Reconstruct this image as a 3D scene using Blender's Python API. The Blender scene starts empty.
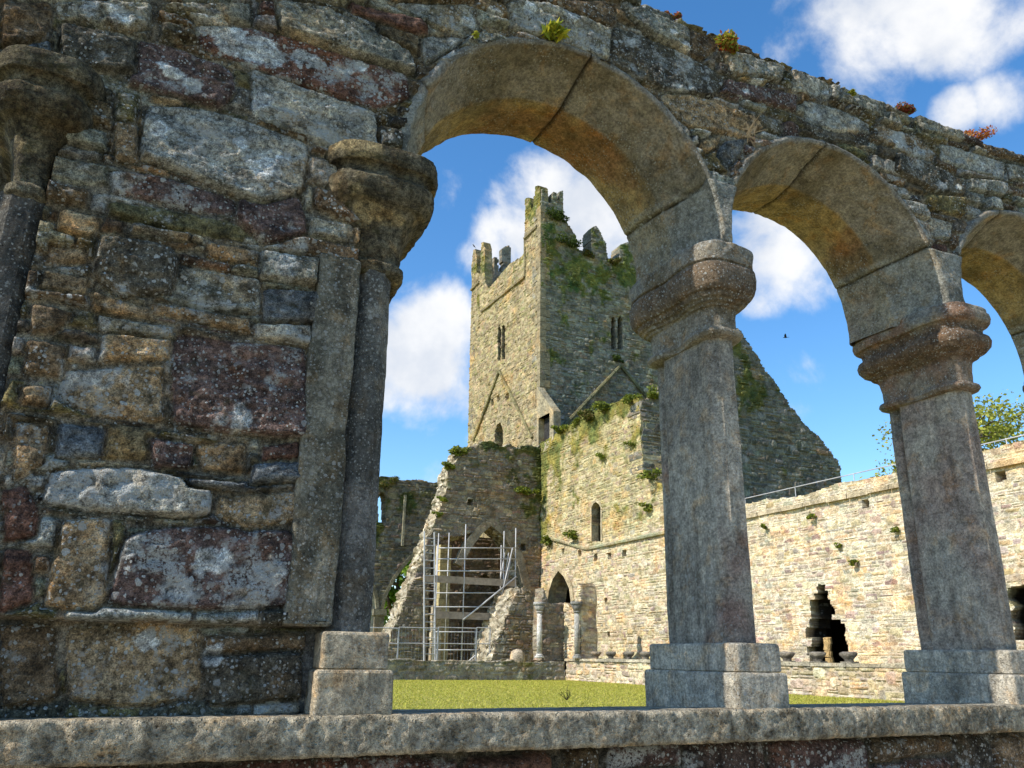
import bpy, math, random
import numpy as np
from mathutils import Vector, Matrix

random.seed(7)
RNG = np.random.default_rng(7)
sc = bpy.context.scene
col = sc.collection

# ------------------------------------------------------------------ camera numbers (eye at the world origin)
FPX, PITCH, ROLL, YAW = 816.0, math.radians(18.5), math.radians(.85), math.radians(25.4)
FW = np.array([math.sin(YAW)*math.cos(PITCH), math.cos(YAW)*math.cos(PITCH), math.sin(PITCH)])
_r = np.array([math.cos(YAW), -math.sin(YAW), 0.0]); _u = np.cross(_r, FW)
RT = _r*math.cos(ROLL)+_u*math.sin(ROLL); UPV = -_r*math.sin(ROLL)+_u*math.cos(ROLL)
def survey(px, py, axis, val):
    d = FW + RT*(px-512)/FPX - UPV*(py-384)/FPX
    return d*(val/d[axis])
def PY(y, *pts): return [tuple(survey(a, b, 1, y)[[0, 2]]) for a, b in pts]      # -> (x, z) on a wall facing south
def PX(x, *pts): return [tuple(survey(a, b, 0, x)[[1, 2]]) for a, b in pts]      # -> (y, z) on a wall facing west
GZ = -.85

# ------------------------------------------------------------------ noise
def _h(*ints):
    h = np.zeros(ints[0].shape, np.uint32)
    for k, a in zip((374761393, 668265263, 2147483647 & 0x7feb352d, 1274126177), ints):
        h = (h ^ (a.astype(np.int64) & 0xffffffff).astype(np.uint32)*np.uint32(k))
        h = (h ^ (h >> np.uint32(13)))*np.uint32(1274126177)
    h = h ^ (h >> np.uint32(16))
    return (h & np.uint32(0xffffff)).astype(np.float64)/0xffffff
def vn2(x, y, s=0):
    xi, yi = np.floor(x), np.floor(y); fx, fy = x-xi, y-yi
    fx = fx*fx*(3-2*fx); fy = fy*fy*(3-2*fy)
    S = np.full(x.shape, s)
    a, b = _h(xi, yi, S), _h(xi+1, yi, S); c, d = _h(xi, yi+1, S), _h(xi+1, yi+1, S)
    return (a*(1-fx)+b*fx)*(1-fy)+(c*(1-fx)+d*fx)*fy
def fbm2(x, y, s=0, o=4, g=.5):
    t = 0; a = 1; n = 0
    for k in range(o):
        t = t+a*(vn2(x, y, s+k*17)-.5); n += a; a *= g; x = x*2.03+11.3; y = y*2.03+5.7
    return t/n*2
def vn3(x, y, z, s=0):
    xi, yi, zi = np.floor(x), np.floor(y), np.floor(z); fx, fy, fz = x-xi, y-yi, z-zi
    fx = fx*fx*(3-2*fx); fy = fy*fy*(3-2*fy); fz = fz*fz*(3-2*fz); S = np.full(x.shape, s)
    r = []
    for dz in (0, 1):
        a, b = _h(xi, yi, zi+dz, S), _h(xi+1, yi, zi+dz, S); c, d = _h(xi, yi+1, zi+dz, S), _h(xi+1, yi+1, zi+dz, S)
        r.append((a*(1-fx)+b*fx)*(1-fy)+(c*(1-fx)+d*fx)*fy)
    return r[0]*(1-fz)+r[1]*fz
def fbm3(P, sc_, s=0, o=4, g=.5):
    x, y, z = P[:, 0]*sc_, P[:, 1]*sc_, P[:, 2]*sc_
    t = 0; a = 1; n = 0
    for k in range(o):
        t = t+a*(vn3(x, y, z, s+k*17)-.5); n += a; a *= g; x = x*2.03+11.3; y = y*2.03+5.7; z = z*2.03+3.1
    return t/n*2
def sstep(a, b, x):
    t = np.clip((x-a)/(b-a), 0, 1); return t*t*(3-2*t)

# ------------------------------------------------------------------ objects
def setp(o, **k):
    for a, b in k.items():
        if b is not None: o[a] = b
def thing(name, label, cat, loc=(0, 0, 0), group=None):
    o = bpy.data.objects.new(name, None); col.objects.link(o); o.location = loc
    o.empty_display_size = .1
    setp(o, label=label, category=cat, group=group)
    return o
def rootloc(p):
    v = Vector((0, 0, 0))
    while p is not None: v = v+Vector(p.location); p = p.parent
    return v
def mesh_obj(name, V, F, mat, parent=None, colr=None, smooth=True, label=None, local=False, sharp=None):
    V = np.asarray(V, float)
    if parent is not None and not local: V = V-np.array(rootloc(parent))
    me = bpy.data.meshes.new(name)
    F = np.asarray(F) if not isinstance(F, list) else F
    if isinstance(F, np.ndarray):
        n, k = F.shape
        me.vertices.add(len(V)); me.vertices.foreach_set('co', V.astype(np.float32).ravel())
        me.loops.add(n*k); me.loops.foreach_set('vertex_index', F.astype(np.int32).ravel())
        me.polygons.add(n); me.polygons.foreach_set('loop_start', np.arange(0, n*k, k, dtype=np.int32))
        me.update(calc_edges=True)
    else:
        me.from_pydata([tuple(v) for v in V], [], F)
    me.validate()
    me.polygons.foreach_set('use_smooth', np.full(len(me.polygons), smooth))
    if colr is not None:
        a = me.color_attributes.new('Col', 'FLOAT_COLOR', 'POINT')
        a.data.foreach_set('color', np.asarray(colr, np.float32).ravel())
    me.materials.append(mat); me.update()
    if sharp: me.set_sharp_from_angle(angle=math.radians(sharp))
    o = bpy.data.objects.new(name, me); col.objects.link(o)
    if parent is not None: o.parent = parent
    if label: o['label'] = label
    return o
def dup(o, loc=None, parent=None):
    c = o.copy(); col.objects.link(c); c.parent = parent
    if loc is not None: c.location = loc
    for ch in list(o.children): dup(ch, None, c)
    return c

def shade(c, k): return tuple(v*k for v in c)
class MB:
    """collects simple solids into one mesh"""
    def __init__(s): s.V = []; s.F = []; s.C = []
    def add(s, V, F, c=None):
        b = len(s.V); s.V += [tuple(v) for v in V]; s.F += [[i+b for i in f] for f in F]
        s.C += [c or (.3, .3, .3, 0)]*len(V)
    def box(s, x0, x1, y0, y1, z0, z1, c=None):
        s.add([(x0, y0, z0), (x1, y0, z0), (x1, y1, z0), (x0, y1, z0), (x0, y0, z1), (x1, y0, z1), (x1, y1, z1), (x0, y1, z1)],
              [[3, 2, 1, 0], [4, 5, 6, 7], [0, 1, 5, 4], [1, 2, 6, 5], [2, 3, 7, 6], [3, 0, 4, 7]], c)
    def tube(s, a, b, r0, r1=None, n=6, c=None):
        a, b = Vector(a), Vector(b); r1 = r0 if r1 is None else r1
        d = (b-a).normalized(); x = d.orthogonal().normalized(); y = d.cross(x)
        V = []
        for p, r in ((a, r0), (b, r1)):
            for k in range(n):
                t = 2*math.pi*k/n; V.append(p+x*(r*math.cos(t))+y*(r*math.sin(t)))
        F = [[k, (k+1) % n, n+(k+1) % n, n+k] for k in range(n)]+[list(range(n))[::-1], list(range(n, 2*n))]
        s.add(V, F, c)
    def build(s, name, mat, parent=None, smooth=False, label=None):
        return mesh_obj(name, s.V, s.F, mat, parent, s.C, smooth, label)

# ------------------------------------------------------------------ materials
def new_mat(name):
    m = bpy.data.materials.new(name); m.use_nodes = True
    nt = m.node_tree; b = nt.nodes['Principled BSDF']
    b.inputs['Specular IOR Level'].default_value = .2
    return m, nt, b
def N(nt, t, **k):
    n = nt.nodes.new(t)
    for a, v in k.items(): setattr(n, a, v)
    return n
def math_(nt, op, a, b=None, clamp=False):
    n = N(nt, 'ShaderNodeMath', operation=op, use_clamp=clamp)
    for i, v in ((0, a), (1, b)):
        if v is None: continue
        if hasattr(v, 'links'): nt.links.new(v, n.inputs[i])
        else: n.inputs[i].default_value = v
    return n.outputs[0]
def noise(nt, vec, scale, detail=4, rough=.55, dist=0):
    n = N(nt, 'ShaderNodeTexNoise'); n.inputs['Scale'].default_value = scale; n.inputs['Detail'].default_value = detail
    n.inputs['Roughness'].default_value = rough; n.inputs['Distortion'].default_value = dist
    nt.links.new(vec, n.inputs['Vector']); return n.outputs['Fac']
def mrange(nt, v, a, b, c=0., d=1., smooth=True):
    n = N(nt, 'ShaderNodeMapRange'); n.interpolation_type = 'SMOOTHSTEP' if smooth else 'LINEAR'
    nt.links.new(v, n.inputs['Value'])
    for k, x in zip(('From Min', 'From Max', 'To Min', 'To Max'), (a, b, c, d)): n.inputs[k].default_value = x
    return n.outputs['Result']
def mix(nt, fac, a, b, blend='MIX'):
    n = N(nt, 'ShaderNodeMix', data_type='RGBA', blend_type=blend)
    for i, v in ((0, fac), (6, a), (7, b)):
        if hasattr(v, 'links'): nt.links.new(v, n.inputs[i])
        else: n.inputs[i].default_value = v if i == 0 else (*v[:3], 1)
    return n.outputs[2]
def stone_mat(name, s, bump, lich=1.0, lich_scale=70, rough=.93, var=.55, lcol=(.52, .53, .50), moss=0.0, pits=0.0, big=0.0, streak=0.0):
    """weathered stone: own colour from the mesh attribute, grain, crisp lichen spots, bump. s = grain scale per metre"""
    m, nt, b = new_mat(name); L = nt.links.new
    at = N(nt, 'ShaderNodeAttribute', attribute_name='Col')
    geo = N(nt, 'ShaderNodeNewGeometry'); P = geo.outputs['Position']
    n1 = noise(nt, P, s*.25, 5, .6); n2 = noise(nt, P, s, 6, .65); n3 = noise(nt, P, s*4, 3, .6)
    v = mrange(nt, n1, .34, .66, 1-var, 1+var, False)
    v2 = mrange(nt, n2, .34, .66, 1-var*.95, 1+var*.95, False); v3 = mrange(nt, n3, .33, .67, 1-var*.8, 1+var*.8, False)
    
    c = at.outputs['Color']
    vv = N(nt, 'ShaderNodeCombineColor'); vm = math_(nt, 'MULTIPLY', math_(nt, 'MULTIPLY', v, v2), v3)
    for i in range(3): L(vm, vv.inputs[i])
    c = mix(nt, 1.0, c, vv.outputs[0], 'MULTIPLY')
    # warm/rust drift
    n4 = noise(nt, P, s*.12, 4, .6, .6)
    c = mix(nt, mrange(nt, n4, .5, .72, 0, .5), c, mix(nt, 1.0, c, (1.45, 1.0, .55), 'MULTIPLY'))
    if moss > 0:
        n5 = noise(nt, P, s*.2, 5, .7, .3)
        c = mix(nt, mrange(nt, n5, .56, .66, 0, moss), c, (.055, .05, .018))
    if streak > 0:
        mp = N(nt, 'ShaderNodeMapping'); mp.inputs['Scale'].default_value = (1, 1, .09); L(P, mp.inputs['Vector'])
        st = noise(nt, mp.outputs[0], 26, 4, .6, .2)
        c = mix(nt, mrange(nt, st, .50, .66, 0, streak), c, mix(nt, 1.0, c, (.42, .40, .38), 'MULTIPLY'))
        st2 = noise(nt, mp.outputs[0], 17, 4, .6, .2)
        c = mix(nt, mrange(nt, st2, .54, .68, 0, streak*.8), c, mix(nt, 1.0, c, (1.5, 1.48, 1.42), 'MULTIPLY'))
    lm = None
    if lich > 0:
        def spots(scale, r0, r1, th):
            w = N(nt, 'ShaderNodeVectorMath', operation='ADD')
            nn = N(nt, 'ShaderNodeTexNoise'); nn.inputs['Scale'].default_value = scale*1.2; nn.inputs['Detail'].default_value = 3; L(P, nn.inputs['Vector'])
            sv = N(nt, 'ShaderNodeVectorMath', operation='SCALE'); sv.inputs['Scale'].default_value = .9/scale; L(nn.outputs['Color'], sv.inputs[0])
            L(P, w.inputs[0]); L(sv.outputs[0], w.inputs[1])
            vo = N(nt, 'ShaderNodeTexVoronoi', feature='F1'); vo.inputs['Scale'].default_value = scale; L(w.outputs[0], vo.inputs['Vector'])
            sepc = N(nt, 'ShaderNodeSeparateColor'); L(vo.outputs['Color'], sepc.inputs[0])
            rr = mrange(nt, sepc.outputs[0], 0, 1, r0, r1, False)
            inside = math_(nt, 'MULTIPLY', mrange(nt, math_(nt, 'SUBTRACT', rr, vo.outputs['Distance']), -.03, .05), mrange(nt, sepc.outputs[1], .25, .75, .5, 1.))
            zone = math_(nt, 'ADD', noise(nt, P, scale*.055, 4, .65), math_(nt, 'MULTIPLY', at.outputs['Alpha'], .5))
            return math_(nt, 'MULTIPLY', inside, mrange(nt, zone, th, th+.12))
        a = spots(lich_scale, .02, .44, .58)
        a2 = spots(lich_scale*.45, -.1, .42, .72)
        lm = math_(nt, 'MULTIPLY', math_(nt, 'MAXIMUM', a, a2), lich, True)
        if big > 0:
            nb = noise(nt, P, lich_scale*.09, 6, .62)
            grain = mrange(nt, noise(nt, P, lich_scale*1.3, 4, .7), .40, .52)
            bm = math_(nt, 'MULTIPLY', math_(nt, 'MULTIPLY', mrange(nt, math_(nt, 'ADD', nb, math_(nt, 'MULTIPLY', at.outputs['Alpha'], .16)), .66, .76), grain), big)
            lm = math_(nt, 'MAXIMUM', lm, bm)
        lc = mix(nt, mrange(nt, n3, .3, .7), lcol, tuple(x*.55 for x in lcol))
        c = mix(nt, lm, c, lc)
    if pits > 0:
        vo = N(nt, 'ShaderNodeTexVoronoi', feature='F1'); vo.inputs['Scale'].default_value = s*.9; L(P, vo.inputs['Vector'])
        pit = mrange(nt, vo.outputs['Distance'], .08, .32, 0, 1)
        pz = mrange(nt, noise(nt, P, s*.35, 2), .40, .58, 0, 1)
        pitm = math_(nt, 'SUBTRACT', 1.0, math_(nt, 'MULTIPLY', math_(nt, 'SUBTRACT', 1.0, pit), pz))
    L(c, b.inputs['Base Color']); b.inputs['Roughness'].default_value = rough
    h = math_(nt, 'ADD', math_(nt, 'MULTIPLY', n2, 1.0), math_(nt, 'MULTIPLY', n3, .45))
    h = math_(nt, 'ADD', h, math_(nt, 'MULTIPLY', n1, .8))
    if lm is not None: h = math_(nt, 'ADD', h, math_(nt, 'MULTIPLY', lm, .12))
    if pits > 0: h = math_(nt, 'ADD', h, math_(nt, 'MULTIPLY', pitm, pits))
    bp = N(nt, 'ShaderNodeBump'); bp.inputs['Strength'].default_value = 1.0; bp.inputs['Distance'].default_value = bump
    L(h, bp.inputs['Height']); L(bp.outputs[0], b.inputs['Normal'])
    return m
def plain_mat(name, c, rough=.6, metal=0, var=.25, s=20, bump=0, spec=.3, transl=0):
    m, nt, b = new_mat(name); geo = N(nt, 'ShaderNodeNewGeometry')
    n = noise(nt, geo.outputs['Position'], s, 4)
    v = mrange(nt, n, .25, .75, 1-var, 1+var, False); cc = N(nt, 'ShaderNodeCombineColor')
    for i in range(3): nt.links.new(v, cc.inputs[i])
    nt.links.new(mix(nt, 1.0, c, cc.outputs[0], 'MULTIPLY'), b.inputs['Base Color'])
    b.inputs['Roughness'].default_value = rough; b.inputs['Metallic'].default_value = metal
    b.inputs['Specular IOR Level'].default_value = spec
    if bump:
        bp = N(nt, 'ShaderNodeBump'); bp.inputs['Distance'].default_value = bump
        nt.links.new(n, bp.inputs['Height']); nt.links.new(bp.outputs[0], b.inputs['Normal'])
    return m
def leaf_mat(name, rough=.6):
    m, nt, b = new_mat(name)
    at = N(nt, 'ShaderNodeAttribute', attribute_name='Col')
    nt.links.new(at.outputs['Color'], b.inputs['Base Color']); b.inputs['Roughness'].default_value = rough
    tr = N(nt, 'ShaderNodeBsdfTranslucent'); nt.links.new(at.outputs['Color'], tr.inputs['Color'])
    ms = N(nt, 'ShaderNodeMixShader'); ms.inputs[0].default_value = .35
    nt.links.new(b.outputs[0], ms.inputs[1]); nt.links.new(tr.outputs[0], ms.inputs[2])
    nt.links.new(ms.outputs[0], nt.nodes['Material Output'].inputs['Surface'])
    return m

M_NEAR = stone_mat('lichened_rubble', 60, .018, 1.0, 85, var=.55, big=.9, moss=.45, lcol=(.62, .63, .60))
M_ASH = stone_mat('weathered_ashlar', 80, .009, .8, 95, var=.32, pits=.5, big=.0)
M_PIER = stone_mat('grey_limestone', 95, .008, .7, 110, var=.34, pits=.9, lcol=(.5, .5, .46), streak=.5)
M_SILL = stone_mat('pitted_sill_stone', 75, .016, .6, 75, var=.40, pits=1.5, lcol=(.5, .48, .4))
M_CAP = stone_mat('eroded_mossy_stone', 70, .026, .35, 70, var=.55, moss=.75, lcol=(.42, .36, .2))
M_FAR = stone_mat('far_rubble', 6, .05, .25, 5, var=.24)
M_TOWER = stone_mat('tower_rubble', 5, .06, .3, 3.5, var=.26, lcol=(.4, .4, .36))
M_STEEL = plain_mat('galvanised_steel', (.42, .42, .42), .6, .25, .3, 3)
M_PLANK = plain_mat('scaffold_planks', (.34, .27, .2), .8, 0, .35, 5)
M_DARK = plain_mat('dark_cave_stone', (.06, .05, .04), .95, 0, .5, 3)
M_LEAF = leaf_mat('leaves')
M_BARK = plain_mat('bark', (.09, .07, .05), .9, 0, .4, 6, .03)
M_BIRD = plain_mat('black_feathers', (.012, .012, .014), .6, 0, .3, 30)

# ------------------------------------------------------------------ rubble masonry
def courses(u0, u1, v0, v1, h, w, rng, gap=.012, hv=.35, wv=.5, jit=.12, slope=0., wild=0.):
    out = []; v = v0
    while v < v1:
        hh = h*(1+rng.uniform(-hv, hv)); u = u0-rng.uniform(0, w)
        while u < u1:
            ww = w*(1+rng.uniform(-wv, wv*1.3)); j = lambda k=1.: rng.uniform(-jit, jit)*min(hh, ww)*k
            if rng.random() < .18 and hh > h*.9:      # two thin stones in one course
                m = v+hh*rng.uniform(.4, .6)
                lay = ((v, m), (m, v+hh))
            else: lay = ((v, v+hh),)
            for a, b in lay:
                g = gap*rng.uniform(.6, 1.5)*.5
                q = [(u+g+j(), a+g+j(.6)), (u+ww-g+j(), a+g+j(.6)), (u+ww-g+j(), b-g+j(.6)), (u+g+j(), b-g+j(.6))]
                if rng.random() < .35:
                    k = rng.integers(4); A = np.array(q[k]); B = np.array(q[k-1]); C = np.array(q[(k+1) % 4]); t = rng.uniform(.15, .35)
                    q[k:k+1] = [tuple(A+(B-A)*t), tuple(A+(C-A)*t)]
                if slope: q = [(x, z+slope*(x-u0)) for x, z in q]
                out.append(q)
            u += ww
        v += hh
    if wild:                                   # larger stones that break the courses come first
        big = []
        for _ in range(int(wild*(u1-u0)*(v1-v0)/(h*w))):
            a = w*rng.uniform(.5, 1.5); b = h*rng.uniform(1.1, 2.2); x = rng.uniform(u0, u1); y = rng.uniform(v0, v1); r = rng.uniform(-.07, .07)
            q = [(-a/2, -b/2), (a/2*rng.uniform(.7, 1), -b/2), (a/2, b/2*rng.uniform(.6, 1)), (-a/2*rng.uniform(.6, 1), b/2)]
            big.append([(x+p*math.cos(r)-t*math.sin(r), y+p*math.sin(r)+t*math.cos(r)) for p, t in q])
        out = big+out
    return out
def hull(pts):
    pts = sorted(set(map(tuple, pts)))
    def half(ps):
        o = []
        for p in ps:
            while len(o) > 1 and (o[-1][0]-o[-2][0])*(p[1]-o[-2][1])-(o[-1][1]-o[-2][1])*(p[0]-o[-2][0]) <= 0: o.pop()
            o.append(p)
        return o
    a = half(pts); b = half(pts[::-1]); return a[:-1]+b[:-1]
def raster(U, V, stones, warp, margin, rnd, occ0=None):
    """U,V 1-D axes. returns signed distance (inside +) and stone id per grid node"""
    nu, nv = len(U), len(V); res = U[1]-U[0]
    UU, VV = np.meshgrid(U, V, indexing='ij')
    if warp > 0:
        k = .35/warp*.12
        du = fbm2(UU*k, VV*k, 3, 3)*warp; dv = fbm2(UU*k, VV*k, 91, 3)*warp
    else: du = dv = 0
    Uw, Vw = UU+du, VV+dv
    occ = np.full((nu, nv), -9.) ; ids = np.full((nu, nv), -1, np.int32)
    for i, poly in enumerate(stones):
        p = np.array(hull(poly)); lo = p.min(0)-warp-res*2; hi = p.max(0)+warp+res*2
        i0, i1 = np.searchsorted(U, lo[0]), np.searchsorted(U, hi[0]); j0, j1 = np.searchsorted(V, lo[1]), np.searchsorted(V, hi[1])
        if i0 >= i1 or j0 >= j1: continue
        a, b = Uw[i0:i1, j0:j1], Vw[i0:i1, j0:j1]
        size = min(np.ptp(p[:, 0]), np.ptp(p[:, 1])); kk = 1/(max(size, 1e-3)*rnd)
        acc = 0
        for q0, q1 in zip(p, np.roll(p, -1, 0)):
            e = q1-q0; l = math.hypot(*e)
            if l < 1e-6: continue
            d = (e[0]*(b-q0[1])-e[1]*(a-q0[0]))/l
            acc = acc+np.exp(np.clip(-d*kk, -40, 40))
        sd = -np.log(acc)/kk
        sub = occ[i0:i1, j0:j1]
        eff = np.minimum(sd, -sub-margin)
        upd = (eff > 0) & (eff > sub)
        lower = (eff <= 0) & (sd > sub) & (sub < 0)
        ids[i0:i1, j0:j1][upd] = i
        sub[upd] = eff[upd]; sub[lower] = np.maximum(sub, eff)[lower]
    return UU, VV, occ, ids
def in_poly(U, V, poly):
    r = np.zeros(U.shape, bool); p = list(poly)
    for (x0, y0), (x1, y1) in zip(p, p[1:]+p[:1]):
        if y0 == y1: continue
        c = ((y0 > V) != (y1 > V)) & (U < (x1-x0)*(V-y0)/(y1-y0)+x0); r ^= c
    return r
def panel(name, mat, plane, val, sign, U, V, UU, VV, H, mask, C, thick, parent=None, back=False, nd=1, skirt_noise=0., skirt_cells=None, label=None, rngs=5, reveal_shade=None):
    """height-field wall face + reveals/edges of real thickness. plane 'x'/'y', outward normal = sign*axis"""
    nu, nv = len(U), len(V)
    fm = mask[:-1, :-1] & mask[1:, :-1] & mask[:-1, 1:] & mask[1:, 1:]
    idx = np.arange(nu*nv).reshape(nu, nv)
    f = np.stack([idx[:-1, :-1][fm], idx[1:, :-1][fm], idx[1:, 1:][fm], idx[:-1, 1:][fm]], 1)
    used, inv = np.unique(f, return_inverse=True); f = inv.reshape(f.shape)
    u, v, h, c = UU.ravel()[used], VV.ravel()[used], H.ravel()[used], C.reshape(-1, 4)[used]
    n = len(used)
    def pos(u, v, d):
        return np.stack([u, val+sign*d, v], 1) if plane == 'y' else np.stack([val+sign*d, u, v], 1)
    flip = (plane == 'y') == (sign > 0)
    Vs = [pos(u, v, h)]; Cs = [c]; Fs = [f[:, ::-1] if flip else f]
    e = np.concatenate([f[:, [0, 1]], f[:, [1, 2]], f[:, [2, 3]], f[:, [3, 0]]])
    key = np.minimum(e[:, 0], e[:, 1]).astype(np.int64)*n+np.maximum(e[:, 0], e[:, 1])
    uk, first, cnt = np.unique(key, return_index=True, return_counts=True)
    be = e[first[cnt == 1]]
    bv, binv = np.unique(be, return_inverse=True); be = binv.reshape(be.shape); nb = len(bv)
    base = n; ring = [bv]
    for k in range(1, nd+1):
        t = k/nd; d = h[bv]*(1-t)-thick*t
        P = pos(u[bv], v[bv], d)
        if skirt_noise > 0 and k < nd:
            P = P+np.stack([fbm3(P, 3.1, 11+q, 2) for q in range(3)], 1)*skirt_noise
        cc = c[bv].copy()
        if skirt_cells is not None:
            pal, cs = skirt_cells
            q = np.floor(P/np.array([cs, cs, cs*.55])+.25*np.stack([fbm3(P, 2, 5+w, 2) for w in range(3)], 1))
            r = _h(q[:, 0], q[:, 1], q[:, 2], np.full(len(q), rngs))
            pal = np.array(pal); cc[:, :3] = pal[(r*len(pal)*.999).astype(int), :3]*(.75+.5*_h(q[:, 1], q[:, 2], q[:, 0], np.full(len(q), 9)))[:, None]
        if reveal_shade is not None: cc[reveal_shade(u[bv], v[bv]), :3] = (.022, .018, .014)  # masked reveals painted near black, standing in for their shade
        Vs.append(P); Cs.append(cc); cur = np.arange(base, base+nb)
        pr = ring[-1]
        q = np.stack([pr[be[:, 1]], pr[be[:, 0]], cur[be[:, 0]], cur[be[:, 1]]], 1)
        Fs.append(q[:, ::-1] if flip else q)
        ring.append(cur); base += nb
    if back:
        P = pos(u, v, np.full(n, -thick)+.0*h); Vs.append(P); Cs.append(c)
        q = f+base; Fs.append(q if flip else q[:, ::-1])
    return mesh_obj(name, np.concatenate(Vs), np.concatenate(Fs), mat, parent, np.concatenate(Cs), True, label, sharp=48 if nd != 5 or plane == 'x' else None)
def stone_colours(n, pal, rng, var=.25, lich=(0, 1)):
    w = np.array([p[3] for p in pal]); k = rng.choice(len(pal), n, p=w/w.sum())
    c = np.array([p[:3] for p in pal])[k]*(1+rng.uniform(-var, var, (n, 1)))*(1+rng.uniform(-.06, .06, (n, 3)))
    return np.concatenate([c, rng.uniform(*lich, (n, 1))], 1)
def far_wall(name, mat, plane, val, outline, res, sh, sw, pal, mortar, parent, seed, thick=.8, holes=(), dents=(), moss=None, back=True, nd=2,
             relief=.035, edge_noise=.12, sign=-1, gap=.03, label=None, skpal=None, skn=.08, var=.25, slope=0., tint=None, reveal_shade=None, mcol=(.085, .092, .026)):
    rng = np.random.default_rng(seed); o = np.array(outline)
    u0, v0 = o.min(0)-res; u1, v1 = o.max(0)+res+edge_noise
    U = np.arange(u0, u1+res, res); V = np.arange(v0, v1+res, res)
    st = courses(u0, u1, v0, v1, sh, sw, rng, gap, .45, .6, .2, slope, .16)
    UU, VV, sd, ids = raster(U, V, st, res*.6, gap*.3, .12)
    C = stone_colours(len(st)+1, pal, rng, var)
    Cg = C[ids]; mt = ids < 0
    Cg[mt] = np.array([*mortar, .0])
    pr = rng.uniform(-.4, 1., len(st)+1)
    H = np.where(mt, -.6, pr[ids])*relief*np.where(mt, 1, np.clip(sd/(sh*.15), .3, 1))
    H = H+fbm2(UU*.6, VV*.6, seed, 4)*.05+fbm2(UU*9, VV*9, seed+3, 2)*relief*.4
    en = edge_noise
    mu = fbm2(UU*1.3, VV*1.3, seed+7, 4, .65)*en; mv = fbm2(UU*1.3, VV*1.3, seed+19, 4, .65)*en
    m = in_poly(UU+mu, np.maximum(VV+mv, v0+res*1.01), outline)
    for p in holes: m &= ~in_poly(UU+mu*.25, VV+mv*.25, p)
    for p, d in dents: H = H-np.where(in_poly(UU, VV, p), d, 0)
    if tint is not None: Cg[..., :3] *= tint(UU, VV)
    if moss is not None:
        a = moss(UU, VV); nz = fbm2(UU*1.1, VV*1.1, seed+31, 5, .62)*.5+.5
        k = sstep(.0, .16, a-nz)
        g = np.array(mcol)*(1+fbm2(UU*2.3, VV*2.3, seed+40, 3)[..., None]*np.array([.9, .55, .4]))
        Cg[..., :3] = Cg[..., :3]*(1-k[..., None])+g*k[..., None]
        Cg[..., 3] *= 1-k
        H = H+k*(.03+.05*fbm2(UU*6, VV*6, seed+50, 3))
    return panel(name, mat, plane, val, sign, U, V, UU, VV, H, m, Cg, thick, parent, back, nd, skn, (skpal or [p[:3] for p in pal], sw*.55), label, seed, reveal_shade)

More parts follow.
